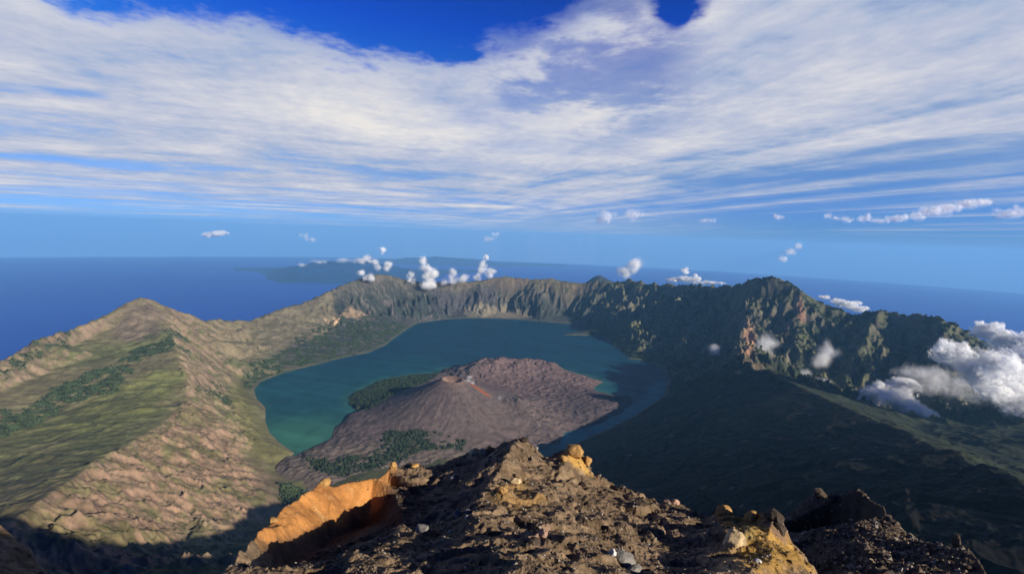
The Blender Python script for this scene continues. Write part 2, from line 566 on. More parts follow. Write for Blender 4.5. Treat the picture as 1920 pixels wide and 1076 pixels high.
# faces of the right-hand peaks
add(D([(1412, 524, 7750), (1402, 560, 7350), (1394, 600, 6900), (1388, 640, 6400), (1395, 660, 6100)])[1:])
add(D([(1495, 540, 7420), (1500, 590, 7000), (1490, 640, 6550), (1480, 690, 6050)])[1:])
add(D([(1445, 560, 7350), (1445, 620, 6900), (1440, 670, 6300)]))
add(D([(1560, 600, 7180), (1560, 660, 6750), (1560, 720, 6000)]))
add(D([(1650, 579, 7250), (1630, 630, 6750), (1600, 690, 6200)])[1:])
add(D([(1690, 620, 7150), (1700, 670, 6850), (1690, 700, 6400)]))
add(D([(1740, 587, 7150), (1770, 650, 6650), (1790, 700, 6100)])[1:])
add(D([(1850, 680, 6700), (1900, 720, 6200)]))
# shadowed recess left of the big buttress
add(D([(1340, 570, 8250), (1350, 610, 7700), (1352, 650, 7000), (1345, 690, 6100)]))
add(D([(1270, 560, 8900), (1240, 600, 8000), (1205, 640, 7200), (1190, 665, 6700)]))
add(D([(1300, 600, 7900), (1290, 650, 6900), (1270, 680, 6350)]))
add(D([(1200, 560, 9150), (1150, 600, 8500), (1130, 618, 8050)]))
add(D([(1230, 610, 7750), (1190, 615, 7750), (1220, 622, 7450), (1260, 612, 7600)]))
add(D([(1080, 560, 9700), (1060, 590, 9300)]))
add(D([(960, 560, 9850), (950, 585, 9500)]))
add(D([(850, 560, 9600), (860, 588, 9350)]))
add(D([(1310, 720, 5500), (1330, 700, 5700), (1290, 690, 6050)]))

AZ0, AZ1 = math.radians(-60), math.radians(58)
azg = np.linspace(AZ0, AZ1, 1240)
lg = np.arange(math.log(1100), math.log(15500), 0.0027)
# make sure the hull covers the grid
for a_, d_, z_ in [(-70, 1050, 2950), (-70, 3000, 2400), (-70, 5500, 1500), (-70, 22000, -150), (70, 1050, 3450), (70, 3000, 2700), (70, 7000, 2200), (70, 22000, -150), (0, 22000, -150), (-35, 22000, -150), (35, 22000, -150)]:
    pts.append((math.radians(a_), d_, z_))
H = tin(pts, eds, azg, lg)
if np.isnan(H).any():
    H = np.where(np.isnan(H), -100.0, H)
AZ, LG = np.meshgrid(azg, lg)
DD = np.exp(LG)
X = DD * np.sin(AZ); Y = DD * np.cos(AZ)
H0 = blur(H, 5)
# noise: flutes running down the caldera walls + eroded ridges
cxl, cyl = -150.0, 6200.0
th = np.arctan2(X - cxl, Y - cyl); rc = np.hypot(X - cxl, Y - cyl)
above = H0 - LAKE
wallm = sstep(above, 20, 160) * (DD < 12500)
gx = np.gradient(H0, axis=1) / (DD * (azg[1] - azg[0])); gy = np.gradient(H0, axis=0) / (DD * 0.0027)
slope = blur(np.hypot(gx, gy), 6)
steep = sstep(slope, 0.25, 0.8)
warp = fbm(X / 700, Y / 700, 4) * 0.10
rib = ridged((th + warp * 1.3) * 12, rc / 1900.0, 6, 0.56)
rib2 = ridged((th + warp * 0.6) * 34, rc / 900.0, 4, 0.55)
far_sel = sstep(DD, 5200, 6500)
er = ridged((X * .8 + Y * .6) / 700 + fbm(X / 420, Y / 420, 4) * 0.9, (Y * .8 - X * .6) / 420 + fbm(X / 500 + 9, Y / 500, 4) * 0.8, 7, 0.54) * (1 + 0.7 * fbm(X / 900 + 2, Y / 900, 2))
er2 = ridged(X / 190 + 3.3 + fbm(X / 150, Y / 150, 3) * 0.4, Y / 190, 5, 0.55)
fine = fbm(X / 60, Y / 60, 4, 0.6)
inner = sstep(3500 - rc, -700, 300)
Z = H0.copy()
rimd = line_dist(X, Y, [xyz(p)[:2] for p in rim])
crf = 0.3 + 0.7 * sstep(rimd, 40, 420)
rightp = sstep(AZ, math.radians(20), math.radians(30)) * sstep(DD, 4500, 5200)
Z += wallm * steep * inner * far_sel * crf * ((rib - 0.45) * 200 + (rib2 - 0.4) * 90)
wx_ = X + 60 * fbm(X / 200 + 4, Y / 200, 4); wy_ = Y + 60 * fbm(X / 200 + 14, Y / 200, 4)
wa, wae = worley((wx_ * .8 + wy_ * .6) / 210, (wy_ * .8 - wx_ * .6) / 120)
wb, wbe = worley((wx_ * .8 + wy_ * .6) / 75, (wy_ * .8 - wx_ * .6) / 48)
n_r = fbm(X / 170 + 31, Y / 170, 4) * 1.5
crag = sstep(fbm(X / 600 + 7, Y / 600, 3) + 0.6 * (steep - .5), -0.3, 0.3)
Z += wallm * (1 - far_sel) * steep * ((er - 0.4) * 75 + (er2 - 0.4) * 30 + crag * (wa * 20 * sstep(wae, 0, .3) + wb * 10 * sstep(wbe, 0, .3)) + (ridged(X / 130 + n_r, Y / 60, 4) - .4) * 16)
Z += wallm * rightp * ((er - 0.4) * 190 + (er2 - 0.4) * 80) * crf
Z += wallm * far_sel * (1 - rightp) * ((er - 0.4) * 30 + (er2 - 0.4) * 30)
Z += wallm * crf * sstep(AZ, math.radians(8), math.radians(13)) * far_sel * (1 - rightp) * ((er - 0.35) * 230 + (er2 - .4) * 70)
Z += wallm * (1 - far_sel) * (1 - steep) * ((er - 0.4) * 26 + (er2 - 0.4) * 12)
Z += sstep(above, 3, 60) * fine * (4 + 7 * steep)
Z = np.where(above < 0, H0, np.maximum(Z, LAKE + 0.35 * above * (above < 60) + 20 * (above >= 60) * 0 + 1.0))

Z[0] -= 400.0
# a lookup used for painting and planting: what the eye meets at a pixel
def hit(px, py, dmin=1150, dmax=12000):
    a, s = ray(px, py)
    c = (a - AZ0) / (azg[1] - azg[0]); i = int(np.clip(c, 0, len(azg) - 1))
    z = Z[:, i]; dcol = np.exp(lg)
    line = EYE + s * dcol
    k = np.where((z >= line) & (dcol > dmin))[0]
    k = k[0] if len(k) else int(np.argmin(np.abs(z - line) + (dcol < dmin) * 1e9))
    return (dcol[k] * math.sin(a), dcol[k] * math.cos(a))


C = lambda r, g, b: np.array([r, g, b])[None, None, :]


def blend(Cc, m, col):
    return Cc + (C(*col) - Cc) * m[..., None]


n_a = fbm(X / 260, Y / 260, 5, 0.6); n_b = fbm(X / 90 + 5, Y / 90, 4, 0.6); n_c = fbm(X / 900 + 9, Y / 900, 4)
gz = np.gradient(Z, axis=0) / (DD * 0.0027); gxx = np.gradient(Z, axis=1) / (DD * (azg[1] - azg[0]))
sl = np.hypot(gz, gxx)
cav = Z - blur(Z, 30)                     # ridges and gullies of the ground; their light and shade go into the colour
T_ = np.zeros(X.shape + (3,)) + C(0.19, 0.165, 0.085)       # dry grass
T_ = blend(T_, sstep(n_c + n_a * 0.5, -0.1, 0.35) * 0.7, (0.13, 0.15, 0.055))
T_ = blend(T_, sstep(sl + n_b * 0.35, 0.75, 1.15) * 0.85, (0.27, 0.19, 0.13))


def patch(poly, col, soft=60, wob_=120, amt=1.0, noise=None):
    global T_
    P = [hit(*p) for p in poly]
    xs = [p[0] for p in P]; ys = [p[1] for p in P]
    M = (X > min(xs) - 500) & (X < max(xs) + 500) & (Y > min(ys) - 500) & (Y < max(ys) + 500)
    s = np.full(X.shape, -1e9)
    s[M] = sdf(X[M], Y[M], P)
    m = sstep(s + n_a * wob_, -soft, soft) * amt
    if noise is not None: m = m * noise
    T_ = blend(T_, m, col)
    return m


# inner far walls: grey-green with pale rock flutes
farwall = far_sel * inner * sstep(AZ, math.radians(-33), math.radians(-24))
T_ = blend(T_, farwall, (0.052, 0.060, 0.055))
pale = sstep(ridged((th + warp) * 40, rc / 700.0, 4) + n_b * 0.3, 0.42, 0.72)
T_ = blend(T_, farwall * pale * sstep(AZ, math.radians(20), math.radians(-5)) * 0.65, (0.22, 0.185, 0.165))
T_ = blend(T_, farwall * sstep(cav, -2, -12) * 0.5, (0.04, 0.055, 0.035))  # gullies of the far wall darkened: shade painted into the colour
# right-hand peaks: dark green
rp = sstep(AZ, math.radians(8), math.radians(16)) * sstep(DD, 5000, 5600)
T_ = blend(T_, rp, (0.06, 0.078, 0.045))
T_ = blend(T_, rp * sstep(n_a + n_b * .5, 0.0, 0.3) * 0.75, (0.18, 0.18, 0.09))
T_ = blend(T_, rp * sstep(cav + n_b * 4, 3, 14) * 0.6, (0.17, 0.165, 0.10))  # sunlit look of the ribs painted on as a lighter tone
T_ = blend(T_, rp * sstep(cav + n_b * 4, -3, -14) * 0.6, (0.03, 0.042, 0.026))  # shade of the gullies painted on as a darker tone
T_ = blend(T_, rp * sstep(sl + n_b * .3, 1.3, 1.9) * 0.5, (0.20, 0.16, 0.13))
# left side patches
patch([(400, 600), (560, 572), (620, 545), (640, 600), (600, 640), (540, 650), (470, 680), (400, 650)], (0.21, 0.175, 0.105), amt=0.8)
bush = []
bush.append(patch([(0, 790), (90, 745), (180, 700), (250, 665), (330, 625), (322, 650), (240, 690), (220, 722), (130, 760), (60, 800), (0, 815)], (0.05, 0.075, 0.04), 70, 260, 0.92, sstep(n_b + n_a * .4, -0.30, 0.05)))
bush.append(patch([(0, 680), (90, 640), (130, 622), (120, 650), (60, 690), (0, 710)], (0.07, 0.085, 0.045), 60, 160, 0.8, sstep(n_b, -0.15, 0.15)))
patch([(205, 600), (265, 562), (310, 585), (300, 625), (230, 640)], (0.20, 0.15, 0.115), 80, 200, 0.7)
patch([(90, 775), (200, 735), (330, 680), (340, 720), (260, 790), (100, 830), (0, 860), (0, 830)], (0.15, 0.16, 0.055), 80, 200, 0.85)
patch([(0, 870), (140, 835), (150, 850), (0, 930)], (0.075, 0.085, 0.04), 80, 200, 0.6)
pink = patch([(352, 752), (300, 797), (225, 842), (100, 918), (20, 978), (-40, 1040), (160, 1076), (260, 1060), (340, 980), (430, 990), (530, 960), (520, 900), (460, 850), (420, 800), (385, 765)], (0.235, 0.165, 0.11), 60, 120, 0.85)
T_ = blend(T_, pink * sstep(sl + n_b * .4, 0.75, 1.2) * 0.8, (0.36, 0.23, 0.155))
T_ = blend(T_, pink * sstep(n_a - n_b * .4, 0.0, 0.22) * 0.8, (0.14, 0.14, 0.055))
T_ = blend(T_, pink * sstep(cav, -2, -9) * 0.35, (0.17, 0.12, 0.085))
patch([(440, 700), (500, 800), (520, 840), (600, 868), (640, 885), (600, 905), (540, 890), (480, 850), (450, 800), (430, 740)], (0.19, 0.175, 0.07), 50, 80, 0.85)
bush.append(patch([(540, 700), (620, 680), (700, 655), (760, 620), (740, 600), (660, 600), (600, 610), (560, 640)], (0.06, 0.08, 0.05), 90, 320, 0.75, sstep(n_b + n_a * .5, -0.10, 0.15)))
bush.append(patch([(455, 700), (530, 660), (540, 700), (490, 715), (470, 730)], (0.055, 0.08, 0.045), 60, 160, 0.8, sstep(n_b, -0.2, 0.1)))
bush.append(patch([(520, 905), (560, 915), (600, 930), (560, 950), (535, 945)], (0.03, 0.05, 0.03), 30, 60, 0.95))
bush.append(patch([(370, 720), (420, 720), (430, 760), (390, 745)], (0.07, 0.085, 0.05), 40, 120, 0.8, sstep(n_b, -0.1, 0.2)))
patch([(625, 595), (637, 597), (636, 612), (627, 610)], (0.75, 0.50, 0.30), 15, 10, 1.0)
patch([(650, 575), (690, 590), (670, 600), (640, 590)], (0.42, 0.29, 0.18), 60, 140, 0.7)
patch([(605, 595), (618, 600), (615, 608)], (0.55, 0.38, 0.25), 15, 20, 0.9)
# centre wall: dark flat cliff, ochre foot
patch([(800, 535), (930, 535), (930, 580), (810, 585)], (0.085, 0.078, 0.085), 90, 160, 0.8)
patch([(870, 582), (950, 578), (1010, 590), (960, 597), (880, 595)], (0.30, 0.25, 0.17), 60, 80, 0.8)
# red and ochre cliffs of the big peak
red1 = patch([(1398, 606), (1412, 612), (1418, 650), (1412, 668), (1395, 665)], (0.46, 0.26, 0.17), 35, 60, 0.95)
patch([(1494, 548), (1504, 575), (1510, 600), (1498, 604), (1488, 575)], (0.42, 0.235, 0.16), 30, 60, 0.95)
patch([(1460, 570), (1490, 620), (1480, 660), (1455, 620)], (0.20, 0.14, 0.11), 50, 120, 0.7)
patch([(1180, 612), (1275, 598), (1285, 610), (1200, 636), (1150, 620)], (0.20, 0.20, 0.075), 70, 120, 0.8)
patch([(1500, 620), (1640, 640), (1600, 740), (1500, 720)], (0.13, 0.15, 0.065), 120, 300, 0.6, sstep(n_a, -0.2, 0.2))
T_ = T_ * (1 + 0.17 * sstep(AZ, math.radians(-12), math.radians(-22)))[..., None]
# dark volcanic scree of the long ridge and of everything under the summit on that side, blackened to put their shade into the colour
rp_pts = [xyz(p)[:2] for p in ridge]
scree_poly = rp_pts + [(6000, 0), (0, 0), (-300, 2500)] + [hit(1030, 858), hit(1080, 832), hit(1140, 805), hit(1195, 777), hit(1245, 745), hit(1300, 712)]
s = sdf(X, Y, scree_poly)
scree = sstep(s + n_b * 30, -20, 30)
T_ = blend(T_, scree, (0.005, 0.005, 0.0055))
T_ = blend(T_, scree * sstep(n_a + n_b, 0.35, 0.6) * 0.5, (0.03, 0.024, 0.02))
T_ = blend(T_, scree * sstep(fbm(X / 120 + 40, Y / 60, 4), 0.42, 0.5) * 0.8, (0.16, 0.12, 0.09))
vg = sstep(AZ, math.radians(27), math.radians(32)) * sstep(DD, 5600, 5300) * (1 - scree)
T_ = blend(T_, vg, (0.036, 0.046, 0.026))
T_ = blend(T_, vg * sstep(n_a, 0.0, 0.3) * 0.6, (0.026, 0.036, 0.019))
# shore line: pale mud
T_ = blend(T_, sstep(above, 14, 2) * sstep(DD, 3400, 4200) * 0.5, (0.20, 0.20, 0.13))

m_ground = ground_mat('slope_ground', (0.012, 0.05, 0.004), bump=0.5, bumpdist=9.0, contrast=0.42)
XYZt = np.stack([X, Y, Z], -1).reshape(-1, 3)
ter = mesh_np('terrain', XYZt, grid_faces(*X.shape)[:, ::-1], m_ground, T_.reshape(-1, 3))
tag(ter, 'steep grassy and rocky rim and slopes of the volcanic crater around the lake', 'crater', kind='structure')

# ------------------------------------------------------------------ water
def water_mat(name, shallow_attr, deep, shal, bump=0.15, scale=0.02, rough=0.25, spec=0.3):
    m = bpy.data.materials.new(name); m.use_nodes = True
    T = NT(m.node_tree); T.n.clear()
    pos = T.node('ShaderNodeNewGeometry').outputs['Position']
    p = T.node('ShaderNodeBsdfPrincipled')
    if shallow_attr:
        at = T.node('ShaderNodeAttribute', attribute_name='tone')
        p_col = at.outputs['Color']
    else:
        n = T.noise(T.v('MULTIPLY', pos, (0.00002, 0.00007, 0.0)), 1.0, 5, 0.55)
        p_col = T.mix(T.ss(n, 0.4, 0.65), deep, shal)
    T.put(p.inputs['Base Color'], p_col)
    p.inputs['Roughness'].default_value = rough
    p.inputs['Specular IOR Level'].default_value = spec
    b = T.node('ShaderNodeBump'); b.inputs['Strength'].default_value = bump; b.inputs['Distance'].default_value = 1.0
    T.put(b.inputs['Height'], T.noise(pos, scale, 4, 0.6))
    T.put(p.inputs['Normal'], b.outputs[0])
    T.put(T.node('ShaderNodeOutputMaterial').inputs[0], p.outputs[0])
    return m


# sea: a cap of the round earth
RE = 2.0e6
nr, nc = 160, 200
rs = np.concatenate([[9000.0], np.geomspace(9500, 150000, nr - 1)])
aa = np.linspace(math.radians(-75), math.radians(75), nc)
A_, R_ = np.meshgrid(aa, rs)
sea = mesh_np('sea', np.stack([R_ * np.sin(A_), R_ * np.cos(A_), -R_ ** 2 / (2 * RE)], -1).reshape(-1, 3), grid_faces(nr, nc)[:, ::-1],
              water_mat('sea_water', False, (0.0, 0.040, 0.34), (0.0, 0.058, 0.42), 0.0, 0.001, 0.5, 0.02))
tag(sea, 'deep blue sea beyond the mountain reaching to the horizon', 'sea', kind='structure')

# lake
lx, ly = np.meshgrid(np.linspace(-3600, 2900, 330), np.linspace(2600, 9800, 360))
isl_px = [(552, 852), (590, 836), (620, 819), (632, 800), (662, 780), (694, 776), (657, 759), (654, 745), (680, 728), (720, 712), (770, 703), (822, 700), (832, 692), (870, 690), (900, 690),
          (960, 686), (1010, 688), (1050, 694), (1078, 700), (1100, 704), (1132, 716), (1108, 730), (1140, 738), (1180, 744), (1190, 756), (1160, 776), (1118, 796), (1062, 812), (1045, 832), (990, 850), (900, 900), (700, 925), (590, 925), (500, 892), (530, 852)]
isl = [xyz(pz(*p, LAKE))[:2] for p in isl_px]
ds = -sdf(lx, ly, isl)
shp = [xyz(p)[:2] for p in shoreL]
dsh = line_dist(lx, ly, shp)
nl = fbm(lx / 500, ly / 900, 4); nl2 = fbm(lx / 160, ly / 260, 4)
base = np.zeros(lx.shape + (3,)) + C(0.006, 0.050, 0.096)
base = blend(base, sstep(ly + nl * 900, 6600, 4300) * 0.9, (0.012, 0.088, 0.112))
g1 = xyz(pz(540, 830, LAKE))[:2]
base = blend(base, sstep(np.hypot(lx - g1[0], ly - g1[1]) + nl2 * 160, 850, 60) * 0.85, (0.055, 0.20, 0.13))
base = blend(base, sstep(ds + nl2 * 50, 170, 0) * 0.5, (0.05, 0.17, 0.13))
base = blend(base, sstep(dsh + nl2 * 40, 110, 0) * 0.4, (0.03, 0.11, 0.09))
tr = [xyz(pz(*p, LAKE))[:2] for p in [(1060, 826), (1110, 808), (1160, 792), (1215, 755), (1245, 720)]]
base = blend(base, sstep(line_dist(lx, ly, tr) + nl2 * 60, 190, 20) * 0.75, (0.035, 0.26, 0.28))  # colour raised to lighten the arm lying in the ridge's shadow
st = fbm(lx / 900 + nl, (ly + 0.3 * lx) / 130, 4)  # wind streaks and glints, painted into the water colour
base = base * 1.15 * (1 + 0.30 * sstep(st, -0.1, 0.35) - 0.15 * sstep(nl2, 0, .3))[..., None]
lake = mesh_np('lake', np.stack([lx, ly, np.full(lx.shape, LAKE)], -1).reshape(-1, 3), grid_faces(*lx.shape), water_mat('lake_water', True, 0, 0, 0.3, 0.03, 0.5, 0.03), base.reshape(-1, 3))
tag(lake, 'crescent lake of teal blue water inside the crater', 'lake', kind='structure')

# ------------------------------------------------------------------ the cone and its lava fields in the lake
xs = np.arange(-2100, 1750, 8.0); ys = np.arange(2500, 6700, 8.0)
IX, IY = np.meshgrid(xs, ys)
sd = sdf(IX, IY, isl)
ln = fbm(IX / 220, IY / 220, 5, 0.6); ln2 = ridged(IX / 110 + ln * .6, IY / 110, 5, 0.55); ln3 = fbm(IX / 35, IY / 35, 4, 0.65)
sdn = sd + ln * 60 + ln3 * 14
land = LAKE - 14 + np.clip(sdn, -60, 1e9) * 0.28
land = np.where(sdn > 0, LAKE - 3 + 34 * (1 - np.exp(-np.clip(sdn, 0, 1e9) / 90)), LAKE - 3 + np.clip(sdn, -100, 0) * 0.3)
top = xyz(pz(846, 707, 2376)); back = xyz(pz(985, 676, 2140)); back2 = xyz(pz(905, 683, 2150)); sh = xyz(pz(960, 745, 2190))
rcone = np.hypot((IX - top[0]) / 1.08, IY - top[1]); thc = np.arctan2(IX - top[0], IY - top[1])
gull = (ridged(thc * 6 + ln * 0.9, rcone / 260 + ln, 5) - 0.4) * (0.6 + 0.8 * sstep(fbm(IX / 300 + 4, IY / 300, 3), -0.3, 0.3))
hc = 372 - 0.62 * np.clip(rcone - 55, 0, 1e9) + 0.00022 * np.clip(rcone - 55, 0, 800) ** 2
hc = hc + gull * 6 * sstep(rcone, 70, 260) + ln3 * 3
crat = np.hypot((IX - top[0] - 18) / 1.15, IY - top[1] + 10)
hc = np.minimum(hc, 300 + np.clip(crat - 30, 0, 1e9) * 1.0 + ln * 10)
def mound(c, h, r, e=1.0):
    q = np.hypot((IX - c[0]) / e, IY - c[1]) / r
    return h * np.exp(-q * q * 1.3)
field = land + (mound(back, 120, 380, 1.7) + mound(back2, 120, 320, 1.2) + mound(sh, 130, 330, 1.3)) * (1 + ln * .5) * sstep(sdn, 0, 160)
field += (ln2 - 0.35) * 17 * sstep(sdn, 10, 120) + ln3 * 5 * sstep(sdn, 0, 40)
IZ = np.logaddexp((LAKE + hc) / 22.0, field / 22.0) * 22.0
IZ = np.where(sdn > 0, IZ, field)
cI = np.zeros(IX.shape + (3,)) + C(0.19, 0.142, 0.132)
cI = blend(cI, sstep(ln + ln3 * .5, -0.05, 0.3) * 0.6, (0.125, 0.097, 0.095))
fl = fbm(IX / 420 + ln * .5 + 3, IY / 260, 4)
cI = blend(cI, sstep(np.abs(fl), 0.10, 0.03) * 0.5, (0.10, 0.078, 0.078))
cI = blend(cI, sstep(fl, 0.12, 0.16) * 0.45, (0.25, 0.18, 0.165))
cone_m = sstep(rcone, 700, 520)
cI = blend(cI, cone_m * 0.85, (0.165, 0.125, 0.118))
cI = blend(cI, cone_m * sstep(gull + ln * .2, 0.0, 0.2) * 0.3, (0.105, 0.088, 0.09))
cI = blend(cI, sstep(rcone, 170, 60) * 0.7, (0.26, 0.15, 0.11))
gash = [xyz(pz(888, 716, 2330))[:2], xyz(pz(912, 738, 2240))[:2]]
cI = blend(cI, sstep(line_dist(IX, IY, gash) + ln3 * 14, 52, 22) * 0.9, (0.34, 0.115, 0.06))
cI = blend(cI, sstep(np.hypot(IX - top[0] + 70, IY - top[1] + 20) + ln3 * 15, 70, 30) * 0.6, (0.38, 0.26, 0.18))
bk = sstep(IY + ln * 200, 4350, 4700) * sstep(IX, -500, -250)
cI = blend(cI, bk * 0.7, (0.20, 0.13, 0.125))
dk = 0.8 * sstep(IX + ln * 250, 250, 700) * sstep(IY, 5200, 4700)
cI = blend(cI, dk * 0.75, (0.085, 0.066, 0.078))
fpoly = [xyz(pz(*p, LAKE + 8))[:2] for p in [(650, 760), (652, 742), (680, 724), (720, 709), (770, 700), (828, 697), (815, 712), (780, 730), (745, 752), (715, 775), (690, 780)]]
forest_m = sstep(sdf(IX, IY, fpoly) + ln * 60, -15, 20)
lower = [xyz(pz(*p, LAKE + 12))[:2] for p in [(560, 858), (690, 862), (725, 820), (790, 826), (870, 838), (880, 850), (800, 850), (720, 880), (640, 900), (600, 885)]]
low_m = sstep(sdf(IX, IY, lower) + ln * 110 + ln3 * 30, -20, 25) * sstep(ln + ln3 * .5, -0.25, 0.0)
cI = blend(cI, forest_m * 0.95, (0.045, 0.06, 0.032))
cI = blend(cI, low_m * 0.95, (0.06, 0.075, 0.042))
near_m = sstep(IY + ln * 90 + IX * 0.0, 3420, 3330)
cI = blend(cI, near_m * 0.5 * (1 - low_m), (0.19, 0.155, 0.115))
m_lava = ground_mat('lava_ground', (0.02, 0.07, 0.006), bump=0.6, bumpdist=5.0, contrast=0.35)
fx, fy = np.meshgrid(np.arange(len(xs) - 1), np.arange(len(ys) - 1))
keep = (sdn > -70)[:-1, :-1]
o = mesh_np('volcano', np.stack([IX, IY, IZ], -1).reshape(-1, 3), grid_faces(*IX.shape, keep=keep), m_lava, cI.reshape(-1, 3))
tag(o, 'young purplish brown volcanic cone with lava fields standing in the lake', 'volcano', kind='structure')

# ------------------------------------------------------------------ woods and bushes (nobody could count them)
def simple_mat(name, col, rough=0.9, var=0.35, scale=0.05, spec=0.1, bump=0.0, bscale=1.0, bdist=0.02):
    m = bpy.data.materials.new(name); m.use_nodes = True
    T = NT(m.node_tree); T.n.clear()
    pos = T.node('ShaderNodeNewGeometry').outputs['Position']
    n = T.noise(pos, scale, 6, 0.65)
    f = T.m('ADD', 1 - var, T.m('MULTIPLY', T.ss(n, 0.35, 0.65), 2 * var))
    c = T.mix(1.0, (*(q_ / EXPO for q_ in col), 1.0), T.comb(f, f, f), 'MULTIPLY')
    p = T.node('ShaderNodeBsdfPrincipled')
    T.put(p.inputs['Base Color'], c)
    p.inputs['Roughness'].default_value = rough
    p.inputs['Specular IOR Level'].default_value = spec
    if bump:
        b = T.node('ShaderNodeBump'); b.inputs['Strength'].default_value = bump; b.inputs['Distance'].default_value = bdist
        T.put(b.inputs['Height'], T.noise(pos, bscale, 6, 0.7))
        T.put(p.inputs['Normal'], b.outputs[0])
    T.put(T.node('ShaderNodeOutputMaterial').inputs[0], p.outputs[0])
    return m


def scatter_bushes(name, P, hmin, hmax, wfac, mat, label, cat):
    n = len(P)
    h = hmin * 0.6 + (hmax * 1.25 - hmin * 0.6) * rng.uniform(0, 1, n) ** 2; w = h * wfac * rng.uniform(0.8, 1.3, n); a = rng.uniform(0, 6.28, n)
    V = np.zeros((n, 9, 3)); 
    for k in range(4):
        V[:, k, 0] = P[:, 0] + np.cos(a + k * 1.5708) * w * 0.7; V[:, k, 1] = P[:, 1] + np.sin(a + k * 1.5708) * w * .7; V[:, k, 2] = P[:, 2] - 1
        V[:, 4 + k, 0] = P[:, 0] + np.cos(a + k * 1.5708 + .6) * w; V[:, 4 + k, 1] = P[:, 1] + np.sin(a + k * 1.5708 + .6) * w; V[:, 4 + k, 2] = P[:, 2] + h * 0.45
    V[:, 8] = P; V[:, 8, 2] += h
    f = []
    for k in range(4):
        q = (k + 1) % 4
        f += [(k, q, 4 + q), (k, 4 + q, 4 + k), (4 + k, 4 + q, 8)]
    Fc = (np.array(f)[None] + (np.arange(n) * 9)[:, None, None]).reshape(-1, 3)
    o = mesh_np(name, V.reshape(-1, 3), Fc, mat, smooth=False)
    return tag(o, label, cat, kind='stuff')


def pick(mask, Xg, Yg, Zg, n, cellarea):
    w = (mask * cellarea).ravel(); w = w / w.sum()
    k = rng.choice(w.size, n, p=w)
    j = rng.uniform(-4, 4, (n, 2))
    return np.stack([Xg.ravel()[k] + j[:, 0], Yg.ravel()[k] + j[:, 1], Zg.ravel()[k]], -1)


m_tree = simple_mat('tree_green', (0.04, 0.062, 0.03), var=0.5, scale=0.03)
m_bush = simple_mat('bush_green', (0.055, 0.08, 0.038), var=0.5, scale=0.02)
scatter_bushes('woodland', pick(np.clip(forest_m + low_m * .7, 0, 1) * (sdn > 6), IX, IY, IZ, 9000, 1.0), 7, 15, 0.4, m_tree, 'dark green woodland on the flat shore at the foot of the cone', 'woodland')
bm_ = np.clip(sum(bush), 0, 1) ** 2 * (DD > 2000) * (Z > LAKE + 4)
scatter_bushes('bushes', pick(bm_, X, Y, Z, 26000, DD ** 2), 5, 14, 0.55, m_bush, 'dark green bushes covering gullies of the left rim and shore', 'bushes')
bm2 = rp * (Z > LAKE + 10) * (DD < 9000) * sstep(n_b + n_a * 1.5, 0.1, -0.25) * sstep(sl, 1.3, 0.8)
scatter_bushes('forest', pick(bm2, X, Y, Z, 30000, DD ** 2), 8, 22, 0.5, m_tree, 'dark forest growing over the steep peaks on the right', 'forest')

# ------------------------------------------------------------------ far mountains across the strait
def far_hill(name, lst, d, thick, label, col, seed):
    """ridge whose crest passes through those pixels at distance d"""
    P = [pd(px, py, d) for px, py in lst]
    az_ = np.array([p[0] for p in P]); zc_ = np.array([p[2] for p in P])
    n, k = 260, 46
    a = np.linspace(az_[0], az_[-1], n)
    zc = np.interp(a, az_, zc_)
    base = -d * d / (2 * RE) - 30
    t = np.linspace(-1, 1, k)
    AA, TT = np.meshgrid(a, t)
    R = d + TT * thick
    x_, y_ = R * np.sin(AA), R * np.cos(AA)
    nz = ridged(x_ / 3800 + seed, y_ / 3800, 5)
    prof = np.clip(1 - np.abs(TT), 0, 1) ** 1.25
    hh = (zc - base)[None, :]
    z_ = base + hh * prof * (1 + (nz - .45) * 0.9 * np.sin(np.pi * np.clip(prof, 0, 1)) ) + (nz - .4) * 120 * prof
    m = simple_mat(name + '_ground', col, var=0.3, scale=0.0004)
    o = mesh_np(name, np.stack([x_, y_, z_], -1).reshape(-1, 3), grid_faces(k, n)[:, ::-1], m)
    return tag(o, label, 'mountain', kind='structure')


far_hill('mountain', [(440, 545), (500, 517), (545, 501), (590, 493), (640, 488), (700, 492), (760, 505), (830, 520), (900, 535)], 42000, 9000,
         'blue distant mountain ridge with cloud caps behind the left rim', (0.003, 0.03, 0.12), 1.0)  # blue of the distant haze put into the slope colour
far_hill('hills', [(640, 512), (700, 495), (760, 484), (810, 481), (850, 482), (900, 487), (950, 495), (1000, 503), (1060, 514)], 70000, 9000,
         'faint blue hills on the horizon behind the middle of the rim', (0.004, 0.035, 0.13), 4.0)  # haze blue painted into this base colour too
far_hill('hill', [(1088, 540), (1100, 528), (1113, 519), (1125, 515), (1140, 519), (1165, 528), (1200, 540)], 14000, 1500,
         'small dark blue summit peeping over the crater rim', (0.04, 0.05, 0.06), 8.0)


